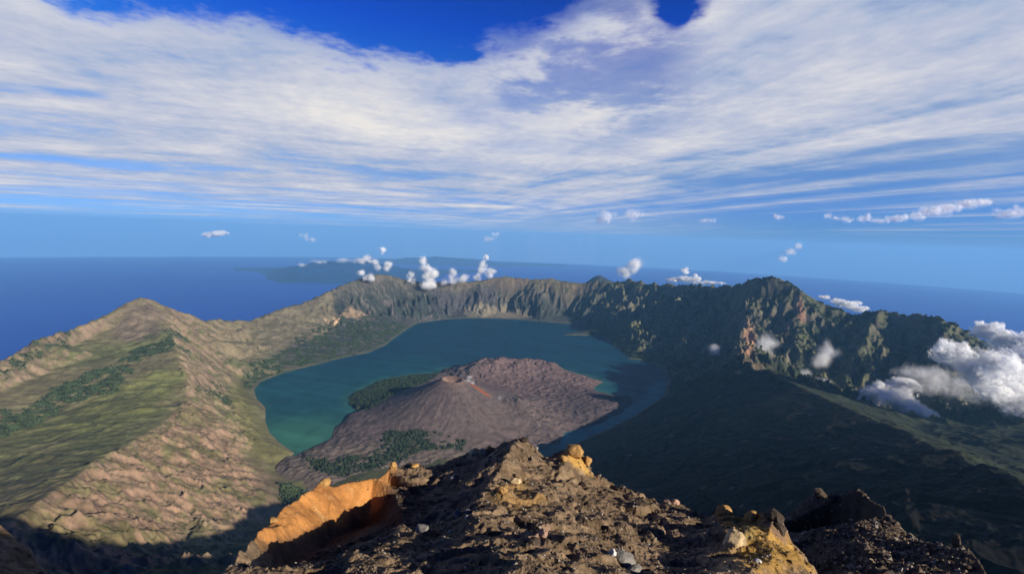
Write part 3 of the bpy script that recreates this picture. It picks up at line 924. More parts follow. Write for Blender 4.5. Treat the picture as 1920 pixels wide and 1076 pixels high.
# ================================================================== SUMMIT ROCKS (where the photographer stands)
pts = []; eds = []
gf = lambda px: (1 + 0.07 * float(sstep(np.float64(px), 850, 960)) + 0.25 * float(sstep(np.float64(px), 1000, 1400))) * (0.76 + 0.24 * float(sstep(np.float64(px), 690, 830)))
DG = lambda L: [pd(x, y, d * gf(x)) for x, y, d in L]
add(DG([(430, 1060, 33), (455, 1030, 36), (480, 1000, 40), (500, 985, 43), (525, 957, 46), (555, 935, 49), (580, 918, 51), (600, 906, 53), (622, 910, 53), (650, 902, 54), (700, 893, 55), (730, 877, 56), (745, 882, 56), (765, 870, 56), (785, 878, 55), (830, 864, 52), (868, 852, 51), (880, 842, 50.5), (905, 838, 50),
       (935, 838, 49), (955, 826, 48), (975, 821, 47), (990, 826, 46.5), (1005, 838, 46), (1022, 852, 45), (1040, 860, 44), (1055, 845, 44.5), (1072, 841, 44.5), (1092, 848, 44.5), (1103, 862, 44), (1112, 890, 43), (1140, 905, 41), (1180, 920, 39), (1215, 932, 37.5), (1240, 937, 36),
       (1285, 944, 34.5), (1305, 960, 33), (1333, 967, 32.5), (1347, 955, 33), (1372, 957, 33), (1385, 968, 32), (1405, 970, 32), (1425, 962, 32.5), (1452, 960, 32), (1470, 978, 34), (1472, 1005, 33), (1500, 1035, 31), (1530, 1076, 28), (1570, 1130, 24)]))
crestF = list(pts)
# behind the crest everything drops steeply away
for k, (a, d, z) in enumerate(crestF):
    if k % 2 == 0:
        pts.append((a, d * 1.05, z - 3.0)); pts.append((a, d * 1.22, z - 17.0)); pts.append((a, d * 2.6, z - 95))
# spine of the outcrop
add(D([(960, 838, 46.0), (948, 858, 42), (925, 895, 38), (905, 925, 33.5), (893, 955, 30), (880, 985, 27), (868, 1010, 25), (845, 1040, 22), (838, 1060, 21), (830, 1090, 19)]))
# lit right-hand side
for q in [(1000, 880, 39), (1040, 900, 37), (1000, 940, 30), (960, 930, 31.5), (950, 990, 24.5), (940, 1040, 20), (1010, 1010, 22.5), (1080, 930, 34), (1100, 960, 30), (1080, 1020, 22), (1060, 1076, 17.5), (1000, 1076, 16.8),
          (1160, 960, 31), (1200, 1000, 26), (1180, 1050, 21), (1260, 980, 29), (1300, 1010, 26), (1290, 1060, 21), (1360, 1000, 28), (1380, 1040, 24), (1400, 1076, 21), (1440, 1010, 28), (1450, 1050, 24.5), (1200, 1076, 18.5)]:
    pts.extend(DG([(q[0], q[1], q[2] * (1.03 if q[0] < 1330 else 0.93))]))
# dark left-hand side: a trough below the spine, then the rust-coloured slab
for q in [(900, 870, 45), (870, 900, 40), (850, 950, 34), (810, 1000, 29), (770, 1060, 24), (830, 890, 46), (800, 930, 41), (760, 980, 36), (700, 1030, 31), (640, 1076, 28), (740, 920, 48), (690, 975, 52), (620, 1015, 46.5), (540, 1060, 40),
          (560, 968, 46), (620, 938, 51), (680, 912, 54), (520, 988, 42.5), (605, 970, 49), (655, 942, 52.5), (725, 904, 56), (545, 988, 44), (480, 1076, 33)]:
    pts.extend(DG([q]))
# second group of rocks further right and lower
spur = D([(1440, 1000, 86), (1500, 945, 92), (1520, 928, 94), (1532, 920, 94), (1545, 933, 92), (1560, 937, 90), (1580, 925, 90), (1598, 919, 90), (1625, 924, 88), (1648, 943, 85), (1665, 962, 82), (1690, 985, 79), (1715, 1003, 76), (1745, 1018, 73), (1775, 1022, 71),
          (1800, 1016, 70), (1815, 1028, 68), (1835, 1048, 65), (1853, 1076, 61), (1890, 1130, 54)])
add(spur)
for k, (a, d, z) in enumerate(spur):
    if k % 2 == 0:
        pts.append((a, d * 1.06, z - 4.5)); pts.append((a, d * 1.25, z - 24.0)); pts.append((a, d * 2.2, z - 110))
for q in [(1540, 990, 74), (1600, 1010, 68), (1620, 975, 78), (1680, 1040, 64), (1580, 1076, 54), (1700, 1076, 56), (1800, 1076, 60), (1560, 1040, 60)]:
    pts.append(pd(*q))
add(D([(1575, 1060, 58), (1590, 1030, 62), (1605, 1016, 64), (1640, 1030, 62), (1680, 1060, 59), (1710, 1085, 56)]))
# far-left corner: dark rocks
spl = D([(-120, 900, 72), (-60, 950, 66), (-20, 975, 63), (8, 988, 61), (30, 1008, 58), (55, 1025, 55), (70, 1050, 52), (95, 1076, 48), (130, 1120, 43)])
add(spl)
for k, (a, d, z) in enumerate(spl):
    pts.append((a, d * 1.06, z - 4.5)); pts.append((a, d * 1.25, z - 24.0)); pts.append((a, d * 2.4, z - 120))
for q in [(0, 1076, 46), (-100, 1076, 44)]: pts.append(pd(*q))
# ground round the photographer and the top of the mountain behind
pts.append((0.0, 2.2, EYE - 3.2))
for deg_, d_, z_ in [(-180, 3, -1.5), (-90, 3, -1.9), (90, 3, -1.6), (-135, 3, -1.6), (135, 3, -1.4), (180, 3, -1.5), (-45, 3, -4), (45, 3, -3.8), (0, 3, -4), (20, 3, -4), (-20, 3, -4),
                     (-60, 9, -12), (-40, 9, -11), (-20, 9, -10.5), (0, 9, -9.5), (20, 9, -9.2), (40, 9, -9), (56, 10, -8.5), (75, 10, -5.6), (95, 10, -4.4), (120, 10, -1.9), (150, 10, -2), (180, 10, -2.5), (-150, 10, -4), (-120, 10, -6), (-90, 10, -8),
                     (70, 30, -17), (90, 30, -11), (110, 30, -7), (130, 30, -6), (150, 30, -6), (180, 30, -9), (-150, 30, -18), (-120, 30, -25), (-90, 30, -30), (-65, 30, -30),
                     (62, 60, -38), (75, 60, -32), (90, 60, -24), (120, 60, -15), (150, 60, -16), (180, 60, -26), (-150, 60, -42), (-120, 60, -55), (-90, 60, -60), (-70, 60, -56),
                     (58, 30, -20), (-60, 30, -30)]:
    pts.append((math.radians(deg_), d_, EYE + z_))
for deg_ in (-180, -150, -120, -90, -72):
    pts.append((math.radians(deg_), 400, EYE - 330)); pts.append((math.radians(deg_), 1500, EYE - 1100))
for deg_, z4, z15 in [(180, -250, -900), (150, -150, -700), (120, -170, -620), (100, -190, -600), (80, -230, -640), (66, -245, -680)]:
    pts.append((math.radians(deg_), 400, EYE + z4)); pts.append((math.radians(deg_), 1500, EYE + z15))
for deg_, q4, q15 in [(-60, 390, 1500), (-50, 390, 1500), (-40, 390, 1500), (-25, 390, 1400), (-10, 430, 1330), (5, 425, 1270), (20, 480, 1080), (35, 420, 880), (50, 350, 740)]:
    if deg_ > 10: pts.append((math.radians(deg_), 1080, EYE - {20: 790, 35: 640, 50: 545}[deg_]))
   
    pts.append((math.radians(deg_), 400, EYE - q4)); pts.append((math.radians(deg_), 1500, EYE - q15))
azf = np.radians(np.concatenate([np.linspace(-180, -58, 70)[:-1], np.arange(-58, 57, 0.085), np.linspace(57, 180, 70)]))
lf = np.concatenate([np.arange(math.log(2.3), math.log(12), 0.012), np.arange(math.log(12), math.log(110), 0.0030), np.arange(math.log(110), math.log(1500), 0.03)])
Hf = tin(pts, eds, azf, lf, K=40.0)
# outside the hull: take the nearest row / column
for j in range(Hf.shape[0]):
    r = Hf[j]; b = np.isnan(r)
    if b.any() and (~b).any():
        r[b] = np.interp(np.where(b)[0], np.where(~b)[0], r[~b])
    elif b.any():
        Hf[j] = Hf[j - 1] if j else EYE - 2
AF, LF = np.meshgrid(azf, lf); DF = np.exp(LF)
XF = DF * np.sin(AF); YF = DF * np.cos(AF)
Hs = blur(Hf, 3)
sc = np.clip(DF / 40, 0.25, 1.6)
w1 = fbm(XF / 5 + 3, YF / 5, 4)
cr = ridged(XF / 7.0 + w1 * .6, YF / 7.0, 6, 0.55)
qx = XF + .8 * fbm(XF / 1.7 + 3, YF / 1.7, 4); qy = YF + .8 * fbm(XF / 1.7 + 13, YF / 1.7, 4)
wf, wfe = worley(qx / 3.4, qy / 2.6); wg_, wge = worley(qx / 1.1, qy / 1.0); wh_, whe = worley(qx / .42, qy / .42)
cr2 = ridged(XF / 1.9 + w1, YF / 1.9, 5, 0.6)
f3 = fbm(XF / 0.55, YF / 0.55, 5, 0.65)
nearm = sstep(DF, 5, 14)
isfg = sstep(DF, 300, 120)
slab = sstep(AF, math.radians(-13), math.radians(-17)) * sstep(AF, math.radians(-36), math.radians(-33)) * sstep(DF, 29, 31) * sstep(DF, 75, 60)
ZF = Hs + isfg * nearm * ((cr - 0.42) * 0.55 * (1 - slab * 0.3) + (cr2 - 0.38) * 0.14 * (1 - slab * .5) + f3 * 0.075 + (wf * .50 * sstep(wfe, 0, .35) + wg_ * .15 * sstep(wge, 0, .4) + wh_ * .06 * sstep(whe, 0, .4)) * (1 - slab * .6))
farf = sstep(DF, 110, 250)
ZF += farf * (ridged(XF / 150, YF / 150, 5) - .4) * 45
# steps in the strata of the slab
nfa = fbm(XF / 4, YF / 4, 5, 0.6); nfb = fbm(XF / 1.2, YF / 1.2, 4, 0.6)


def hitF(px, py):
    a, s = ray(px, py)
    i = int(np.argmin(np.abs(azf - a))); dcol = np.exp(lf)
    k = np.where((ZF[:, i] >= EYE + s * dcol) & (dcol > 7))[0]
    k = k[0] if len(k) else int(np.argmin(np.abs(ZF[:, i] - EYE - s * dcol)))
    return (dcol[k] * math.sin(a), dcol[k] * math.cos(a), ZF[k, i])


CF = np.zeros(XF.shape + (3,)) + C(0.31, 0.215, 0.13)
CF = blend(CF, sstep(nfa, -0.1, 0.25) * 0.5, (0.25, 0.17, 0.105))
CF = blend(CF, sstep(nfb, 0.1, 0.35) * 0.5, (0.33, 0.225, 0.135))
CF = blend(CF, sstep(f3, 0.18, 0.4) * 0.35, (0.30, 0.25, 0.20))
CF = CF * (0.85 + 0.35 * wg_[..., None])
CF = blend(CF, farf, (0.022, 0.022, 0.024))


def patchF(poly, col, soft=0.6, w=1.6, amt=1.0, noise=None):
    global CF
    P = [hitF(*p)[:2] for p in poly]
    m = sstep(sdf(XF, YF, P) + nfa * w + nfb * w * .4, -soft, soft) * amt
    if noise is not None: m = m * noise
    CF = blend(CF, m, col)


CF = blend(CF, slab, (0.54, 0.245, 0.075))
CF = blend(CF, slab * sstep(fbm(XF / 6 + YF / 6, (YF - XF) / 1.3, 4), 0.0, 0.3) * 0.6, (0.36, 0.155, 0.055))
CF = blend(CF, slab * sstep(nfb, 0.15, 0.35) * 0.5, (0.60, 0.36, 0.15))
patchF([(1045, 862), (1050, 848), (1075, 843), (1098, 850), (1112, 890), (1095, 885), (1075, 872)], (0.52, 0.31, 0.085), 0.4, 0.5)
patchF([(500, 1030), (560, 1005), (610, 990), (660, 968), (730, 930), (790, 900), (800, 960), (705, 1010), (620, 1055), (500, 1070)], (0.10, 0.065, 0.045), 0.5, 1.0, 0.95)  # shade in the trough below the slab, painted as dark brown
patchF([(940, 905), (985, 900), (1010, 925), (990, 960), (950, 950), (925, 930)], (0.40, 0.24, 0.09), 0.6, 1.4, 0.8)
patchF([(1345, 958), (1455, 962), (1475, 1000), (1530, 1076), (1420, 1076), (1385, 1060), (1375, 1000)], (0.46, 0.27, 0.07), 0.5, 0.8, 0.95)
patchF([(1370, 1005), (1392, 1020), (1390, 1076), (1330, 1076), (1350, 1040)], (0.56, 0.36, 0.17), 0.4, 0.8, 0.9)
patchF([(1380, 985), (1420, 990), (1410, 1010), (1385, 1005)], (0.30, 0.25, 0.10), 0.4, 0.6, 0.7)
patchF([(1425, 962), (1470, 970), (1472, 1015), (1440, 1000)], (0.22, 0.14, 0.10), 0.3, 0.5, 0.85)
patchF([(990, 1000), (1030, 990), (1030, 1020), (1000, 1040)], (0.42, 0.27, 0.20), 0.3, 0.7, 0.8)
patchF([(880, 845), (935, 838), (930, 856), (880, 858)], (0.52, 0.34, 0.17), 0.4, 0.6, 0.9)
spm = sstep(DF, 50, 56) * sstep(AF, math.radians(28), math.radians(31)) * isfg
CF = blend(CF, spm * 0.85, (0.075, 0.058, 0.048))
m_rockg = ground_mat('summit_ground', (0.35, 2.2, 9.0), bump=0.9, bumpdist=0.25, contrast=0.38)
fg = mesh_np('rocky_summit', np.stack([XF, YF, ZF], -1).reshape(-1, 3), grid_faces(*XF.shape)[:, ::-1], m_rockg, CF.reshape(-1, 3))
tag(fg, 'brown and rust coloured rocky ridge of the summit in the foreground', 'summit', kind='structure')

# ------------------------------------------------------------------ loose stones
def stone_mesh(name, r, seed, squash=(1, 1, 0.75), sub=3, rough=0.35, cuts=7):
    import bmesh
    bm = bmesh.new()
    bmesh.ops.create_icosphere(bm, subdivisions=sub, radius=1.0)
    R = random.Random(seed)
    pl = []
    for _ in range(cuts):
        n = Vector((R.gauss(0, 1), R.gauss(0, 1), R.gauss(0, 1))).normalized()
        pl.append((n, R.uniform(0.55, 0.9)))
    cs = np.array([v.co[:] for v in bm.verts])
    nz = fbm(cs[:, 0] * 1.6 + seed, cs[:, 1] * 1.6 + cs[:, 2] * 1.3, 4) * rough
    for v, q in zip(bm.verts, nz):
        co = v.co * (1 + q)
        for n, dd in pl:
            e = co.dot(n) - dd
            if e > 0: co -= n * e * 0.9
        v.co = Vector((co.x * squash[0], co.y * squash[1], co.z * squash[2])) * r
    me = bpy.data.meshes.new(name); bm.to_mesh(me); bm.free()
    me.polygons.foreach_set('use_smooth', [False] * len(me.polygons))
    return me


def stone_mat(name, col, var=0.3):
    return simple_mat(name, col, var=var, scale=3.0, bump=0.7, bscale=7.0, bdist=0.08)


sm = {'dark': stone_mat('dark_stone', (0.11, 0.085, 0.065)), 'grey': stone_mat('grey_stone', (0.30, 0.28, 0.25)), 'pale': stone_mat('pale_stone', (0.62, 0.55, 0.44)),
      'ochre': stone_mat('ochre_stone', (0.52, 0.30, 0.11)), 'pink': stone_mat('pink_stone', (0.45, 0.29, 0.21)), 'white': stone_mat('white_stone', (0.72, 0.70, 0.66)), 'cream': stone_mat('cream_stone', (0.66, 0.49, 0.28))}


def boulder(px, py, rpx, mat, label, seed, sq=(1, 1, 0.8), group=None, sink=0.25):
    x, y, z = hitF(px, py)
    r = rpx / F * math.hypot(x, y)
    me = stone_mesh('boulder', r, seed, sq); me.materials.append(sm[mat])
    o = bpy.data.objects.new('boulder', me); COL.objects.link(o)
    o.location = (x, y, z + r * sq[2] * (0.5 - sink)); o.rotation_euler = (R_.uniform(-.3, .3), R_.uniform(-.3, .3), R_.uniform(0, 6))
    return tag(o, label, 'boulder', group)


R_ = random.Random(3)
boulder(888, 852, 11, 'cream', 'largest of the sunlit cream blocks on the shadowed crest left of the summit knob', 1)
boulder(905, 849, 9, 'cream', 'sunlit cream block in the middle of the small pale outcrop on the left crest', 2)
boulder(918, 843, 8, 'ochre', 'small orange block at the upper end of the pale outcrop on the left crest', 3)
boulder(924, 845, 6, 'ochre', 'orange stone between the pale outcrop and the dark shadow of the summit knob', 33)
boulder(737, 878, 8, 'ochre', 'orange knob sticking up from the end of the rust coloured slab', 4, (1, 1, 1.1))
boulder(778, 876, 8, 'ochre', 'small orange knob on the crest between the rust slab and the black rocks', 5)
boulder(608, 909, 10, 'ochre', 'orange block standing on the top edge of the rust coloured slab', 6, (1.2, 1, 0.9))
boulder(512, 975, 8, 'ochre', 'pale orange stone at the lower left end of the rust coloured slab', 7)
boulder(985, 826, 10, 'dark', 'rough brown knob forming the highest point of the foreground ridge', 8, (1.1, 1, .7))
boulder(1004, 836, 6, 'grey', 'small grey stone just right of the highest knob of the ridge', 9)
boulder(1076, 852, 17, 'ochre', 'big yellow and orange block on the skyline right of the summit knob', 10, (1.25, 1, 0.9))
boulder(1102, 868, 10, 'ochre', 'lower orange lump at the right foot of the big yellow block', 11, (0.8, 1, 1.3))
boulder(1057, 862, 9, 'ochre', 'small yellow lump at the left foot of the big yellow block', 12)
boulder(1267, 933, 9, 'pink', 'pink stone perched on the skyline of the right-hand crest', 13)
boulder(1252, 938, 7, 'pink', 'smaller pink stone beside the perched pink stone on the crest', 14)
boulder(1356, 961, 13, 'ochre', 'orange block at the left end of the right-hand ochre outcrop', 15, (1.2, 1, .8))
boulder(1410, 972, 12, 'ochre', 'orange block in the middle of the top of the right-hand ochre outcrop', 16, (1.3, 1, .7))
boulder(1452, 972, 15, 'dark', 'dark craggy block on top of the right end of the ochre outcrop', 17, (1, 1, .9))
boulder(1462, 995, 11, 'dark', 'dark reddish block below the craggy one at the edge of the ochre outcrop', 18, (.8, 1, 1.1))
boulder(1378, 1022, 20, 'cream', 'large sandy yellow block bulging from the middle of the ochre outcrop', 19, (1, 1, .9))
boulder(1422, 1054, 6, 'white', 'single white stone lying below the black hollow of the ochre outcrop', 20)
boulder(1148, 1040, 10, 'white', 'white block beside the grey whitish rock at the bottom of the picture', 21, (.8, .8, 1.1))
boulder(1172, 1052, 22, 'grey', 'pale grey rock streaked with white at the bottom edge', 22, (1.1, 1, .8))
boulder(1190, 1074, 18, 'grey', 'lower grey rock cut by the bottom edge right of the white block', 23, (1.2, 1, .7))
boulder(1018, 1003, 11, 'pink', 'pinkish angular stone in the middle of the brown slope', 24, (1, 1, .9))
boulder(1002, 1018, 12, 'dark', 'rough brown rock just below the pinkish angular stone', 25, (1.1, 1, .8))
boulder(790, 995, 13, 'grey', 'lone sunlit grey boulder in the black shadow left of the ridge', 26, (1.3, 1, .8))
boulder(858, 965, 9, 'grey', 'round grey boulder beside the shadow edge of the ridge', 27)
boulder(877, 962, 8, 'grey', 'grey stone right of the round grey boulder at the shadow edge', 28)
boulder(876, 970, 5, 'pale', 'small whitish stone below the pair of grey boulders', 29)
boulder(848, 898, 5, 'pale', 'tiny pale stone high in the black shadow below the crest', 30)
boulder(843, 998, 4, 'pale', 'tiny pale stone low in the black shadow beside the brown slope', 31)
boulder(968, 905, 12, 'cream', 'yellowish weathered rock on the upper brown slope', 32, (1.2, 1, .7))
boulder(942, 922, 10, 'ochre', 'orange weathered rock left of the yellowish one on the brown slope', 34)
boulder(1533, 928, 10, 'dark', 'dim brown block on the tip of the far right spur', 35)
boulder(1560, 940, 8, 'dark', 'dark stone just right of the block on the tip of the far spur', 36)
boulder(1795, 1020, 9, 'dark', 'small dark pinnacle near the lower end of the far right spur', 37, (.7, .7, 1.4))
# many small stones of the slope, one object each
small = [stone_mesh('stone', 1.0, 100 + k, sub=2) for k in range(6)]
smats = ['dark', 'dark', 'grey', 'pink', 'dark', 'grey']
for me, q in zip(small, smats): me.materials.append(sm[q])
cnt = 0
while cnt < 150:
    px = R_.uniform(880, 1470); py = R_.uniform(860, 1074)
    a, s_ = ray(px, py)
    x, y, z = hitF(px, py)
    if math.hypot(x, y) > 60: continue
    o = bpy.data.objects.new('stone', small[R_.randrange(6)]); COL.objects.link(o)
    r = R_.uniform(1.6, 3.6) * 0.9 / F * math.hypot(x, y)
    o.scale = (r * R_.uniform(.8, 1.4), r, r * R_.uniform(.7, 1.1)); o.rotation_euler = (R_.uniform(-1, 1), R_.uniform(-1, 1), R_.uniform(0, 6))
    o.location = (x, y, z + r * 0.15)
    tag(o, 'small rough stone lying loose on the brown gravel slope of the ridge', 'stone', 'small stones on the foreground slope')
    cnt += 1


def gravel(name, P, rmin, rmax, mat, label):
    n = len(P)
    base = np.array([(1, 0, 0), (-1, 0, 0), (0, 1, 0), (0, -1, 0), (0, 0, 1), (0, 0, -.6)], float)
    r = rmin * (rmax / rmin) ** (rng.uniform(0, 1, n) ** 2.2)
    q = base[None] * (1 + rng.uniform(-.35, .35, (n, 6, 1))) + rng.uniform(-.3, .3, (n, 6, 3))
    a = rng.uniform(0, 6.28, n); ca, sa_ = np.cos(a), np.sin(a)
    V = np.stack([q[:, :, 0] * ca[:, None] - q[:, :, 1] * sa_[:, None], q[:, :, 0] * sa_[:, None] + q[:, :, 1] * ca[:, None], q[:, :, 2] * 0.8], -1) * r[:, None, None]
    V = V + P[:, None, :]
    f = np.array([(0, 2, 4), (2, 1, 4), (1, 3, 4), (3, 0, 4), (2, 0, 5), (1, 2, 5), (3, 1, 5), (0, 3, 5)])
    Fc = (f[None] + (np.arange(n) * 6)[:, None, None]).reshape(-1, 3)
    tone = rng.uniform(0, 1, n)
    cc = np.where(tone[:, None] < 0.6, np.array([[0.19, 0.14, 0.10]]), np.where(tone[:, None] < .86, np.array([[0.26, 0.20, 0.145]]), np.array([[0.42, 0.37, 0.31]])))
    cc = cc * rng.uniform(.7, 1.3, (n, 1))
    o = mesh_np(name, V.reshape(-1, 3), Fc, mat, np.repeat(cc, 6, 0), smooth=False)
    return tag(o, label, 'gravel', kind='stuff')


wg = (DF > 9) * (DF < 62) * (AF > math.radians(-38)) * (AF < math.radians(38)) * (1 - slab * .93) * sstep(nfa, -0.45, 0.1)
area = DF ** 2 * 0.003 * 0.0015 * np.ones_like(DF)
kk = rng.choice(wg.size, 26000, p=(wg * area ** 0.75).ravel() / (wg * area ** 0.75).sum())
Pg = np.stack([XF.ravel()[kk], YF.ravel()[kk], ZF.ravel()[kk] + 0.01], -1)
gravel('gravel', Pg, 0.02, 0.13, ground_mat('gravel_ground', (0.5, 3.0, 9.0), bump=0.3, bumpdist=.05, contrast=.3), 'loose brown gravel strewn over the foreground ridge')
ws = (DF > 50) * (DF < 95) * (AF > math.radians(28)) * (AF < math.radians(48))
kk = rng.choice(ws.size, 14000, p=(ws * area ** .75).ravel() / (ws * area ** .75).sum())
Pg = np.stack([XF.ravel()[kk], YF.ravel()[kk], ZF.ravel()[kk] + 0.01], -1)
gravel('rubble', Pg, 0.06, 0.4, bpy.data.materials['gravel_ground'], 'dark rubble on the lower rocks at the right')

# ================================================================== CLOUDS AND STEAM
def cloud_mat(name, alpha, col=(1.0, 1.0, 1.0)):
    m = bpy.data.materials.new(name); m.use_nodes = True
    T = NT(m.node_tree); T.n.clear()
    d = T.node('ShaderNodeBsdfDiffuse'); T.put(d.inputs[0], (*col, 1))
    tr = T.node('ShaderNodeBsdfTranslucent'); T.put(tr.inputs[0], (*col, 1))
    x = T.node('ShaderNodeMixShader'); x.inputs[0].default_value = 0.5
    T.put(x.inputs[1], d.outputs[0]); T.put(x.inputs[2], tr.outputs[0])
    t = T.node('ShaderNodeBsdfTransparent')
    y = T.node('ShaderNodeMixShader'); y.inputs[0].default_value = alpha
    T.put(y.inputs[1], t.outputs[0]); T.put(y.inputs[2], x.outputs[0])
    T.put(T.node('ShaderNodeOutputMaterial').inputs[0], y.outputs[0])
    return m


CM = {'thick': cloud_mat('cloud_thick', 0.5), 'soft': cloud_mat('cloud_soft', 0.22), 'thin': cloud_mat('cloud_thin', 0.06), 'steam': cloud_mat('cloud_steam', 0.085), 'mist': cloud_mat('cloud_mist', 0.018)}


def n3(P, f):
    return (gnoise(P[:, 0] * f + 3.1, P[:, 1] * f) + gnoise(P[:, 1] * f + 7.7, P[:, 2] * f * 1.2) + gnoise(P[:, 2] * f * 1.2 + 1.9, P[:, 0] * f)) * 0.6


def cloud(name, blobs, n, mat, label, cat, group=None, fpx=3.0, rag=0.55, seed=0.0, parent=None):
    """blobs: (px, py, d, rx_px, ry_px); droplets of mist fill them, denser towards each core"""
    Bs = []; rb = random.Random(int(seed * 7) + 1); kids = []
    for px, py, d, rx, ry in blobs:
        kids.append((px, py, d, rx * .7, ry * .7))
        for _ in range(6):
            a_ = rb.uniform(0, 6.28); q_ = rb.uniform(.35, .95); s_ = rb.uniform(.22, .55)
            kids.append((px + math.cos(a_) * rx * q_, py - math.sin(a_) * ry * q_ * (1 if math.sin(a_) > 0 else .6), d * rb.uniform(.985, 1.015), max(rx, ry) * s_ * rb.uniform(.8, 1.5), min(rx, ry) * s_ * rb.uniform(.8, 1.3)))
    for px, py, d, rx, ry in kids:
        c = np.array(xyz(pd(px, py, d))); s_ = math.hypot(d, c[2] - EYE) / F / math.sqrt(1 + ((px - CX) / F) ** 2) * 1.0
        Bs.append((c, rx * s_, ry * s_, s_))
    vol = np.array([b[1] * b[1] * b[2] for b in Bs]); cnts = np.maximum((n * (vol / Bs[0][3] ** 3) ** 0.75 / ((vol / Bs[0][3] ** 3) ** 0.75).sum()).astype(int), 30)
    P = []; N = []; S = []
    for (c, rx, ry, s_), k in zip(Bs, cnts):
        k2 = int(k * 4.0)
        u = rng.normal(0, 1, (k2, 3)); u /= np.linalg.norm(u, axis=1)[:, None]
        rad = rng.uniform(0, 1, k2) ** (1 / 2.3)
        q = u * rad[:, None]
        ax, ay = math.sin(math.atan2(c[0], c[1])), math.cos(math.atan2(c[0], c[1]))
        q = q * 1.35; rad = rad * 1.15
        off = np.stack([q[:, 0] * rx * ay + q[:, 1] * min(rx, 2.2 * ry) * ax, -q[:, 0] * rx * ax + q[:, 1] * min(rx, 2.2 * ry) * ay, q[:, 2] * ry], -1)
        p = off + c
        pn = p / s_
        dens = (1 - rad) * 1.15 + n3(pn + seed, 1 / 26.0) * rag * 1.1 + n3(pn - seed, 1 / 9.0) * rag * 0.9 + n3(pn + 50 + seed, 1 / 3.5) * rag * .3 - 0.12
        ok = dens > 0.08 + rng.uniform(-.22, .48, k2)
        p = p[ok][:k]; u2 = off[ok][:k]
        nn = u2 / (np.array([rx, rx, ry])[None] ** 1.0); nn /= np.linalg.norm(nn, axis=1)[:, None] + 1e-9
        P.append(p); N.append(nn); S.append(s_ * fpx * rng.uniform(.5, 1.3, len(p)) * (1 if mat == 'soft' else 0.55 + 1.3 * rad[ok][:k] ** 2))
    P = np.concatenate(P); N = np.concatenate(N); S = np.concatenate(S)
    N = N + rng.normal(0, 0.40, N.shape); N /= np.linalg.norm(N, axis=1)[:, None]
    t = rng.normal(0, 1, N.shape); t -= (t * N).sum(1)[:, None] * N; t /= np.linalg.norm(t, axis=1)[:, None]
    b = np.cross(N, t)
    ang = np.arange(5) * 2 * np.pi / 5
    V = np.stack([P + (t * np.cos(g) + b * np.sin(g)) * S[:, None] for g in ang], 1)
    Fc = np.arange(len(P) * 5).reshape(-1, 5)
    cen = P.mean(0); 
    me_o = mesh_np(name, V.reshape(-1, 3) - cen, Fc, CM[mat], smooth=False)
    me_o.location = cen
    return tag(me_o, label, cat, group)


K = 'steam puffs along the far rim'
cloud('cloud', [(1790, 660, 4500, 30, 24), (1835, 680, 4650, 50, 34), (1880, 700, 4850, 55, 42), (1930, 700, 5150, 70, 58), (1840, 712, 4600, 40, 24), (1905, 745, 4750, 42, 34), (1950, 755, 5100, 60, 40), (1772, 652, 4450, 18, 18), (1870, 738, 4600, 34, 18)], 42000, 'soft',
      'large bright white cloud bank rolling over the valley at the right edge', 'cloud', fpx=3.6, rag=.6, seed=4)
cloud('cloud', [(1855, 622, 6400, 30, 14), (1885, 636, 6400, 34, 15), (1925, 648, 6300, 44, 18), (1842, 612, 6450, 16, 10)], 9000, 'soft',
      'smaller white cloud draped over the ridge above the large cloud bank', 'cloud', fpx=3.0, seed=9)
cloud('cloud', [(1640, 745, 5250, 28, 16), (1675, 752, 5150, 34, 20), (1710, 765, 5050, 34, 17), (1742, 778, 4950, 24, 10), (1660, 725, 5350, 26, 14), (1625, 755, 5200, 20, 10), (1700, 722, 5400, 34, 12)], 17000, 'soft',
      'low white cloud lying behind the small ridge left of the large cloud bank', 'cloud', fpx=3.2, seed=14)
cloud('cloud', [(1760, 705, 5600, 40, 18), (1740, 725, 5500, 50, 16), (1800, 725, 5400, 44, 18), (1830, 745, 5200, 50, 14), (1715, 700, 5700, 36, 10)], 7000, 'mist',
      'thin grey veil of cloud joining the low cloud and the large cloud bank', 'cloud', fpx=4.5, seed=21)
cloud('cloud', [(1530, 722, 5300, 20, 11), (1512, 708, 5400, 18, 14), (1548, 718, 5300, 12, 8)], 2600, 'mist',
      'small wispy cloud hanging at the foot of the big cliff just above the dark ridge', 'cloud', fpx=3.6, seed=25)
cloud('cloud', [(1425, 660, 5800, 18, 14), (1440, 640, 5900, 16, 12), (1415, 675, 5700, 12, 8)], 1500, 'mist', 'faint mist at the apex of the dark ridge below the red cliff', 'cloud', fpx=6, seed=28)
cloud('cloud', [(1548, 660, 6100, 10, 20), (1540, 680, 6000, 12, 14)], 1200, 'mist', 'faint upright wisp of mist in front of the green cliff', 'cloud', fpx=6, seed=31)
cloud('cloud', [(1338, 657, 5900, 9, 9)], 450, 'mist', 'small pale patch of mist over the shadowed shore', 'cloud', fpx=6, seed=33)
cloud('cloud', [(1575, 566, 12000, 16, 6), (1590, 572, 12000, 22, 9), (1612, 578, 12000, 16, 6), (1545, 557, 12000, 8, 3)], 2600, 'soft', 'white cloud peeping out behind the saddle right of the big peak', 'cloud', fpx=2.6, seed=35)
cloud('cloud', [(1180, 502, 12000, 16, 14), (1170, 512, 12000, 12, 10), (1192, 494, 12000, 10, 8)], 1500, 'thin', 'soft white puff rising behind the rim left of the big peak', 'cloud', fpx=3.4, seed=38)
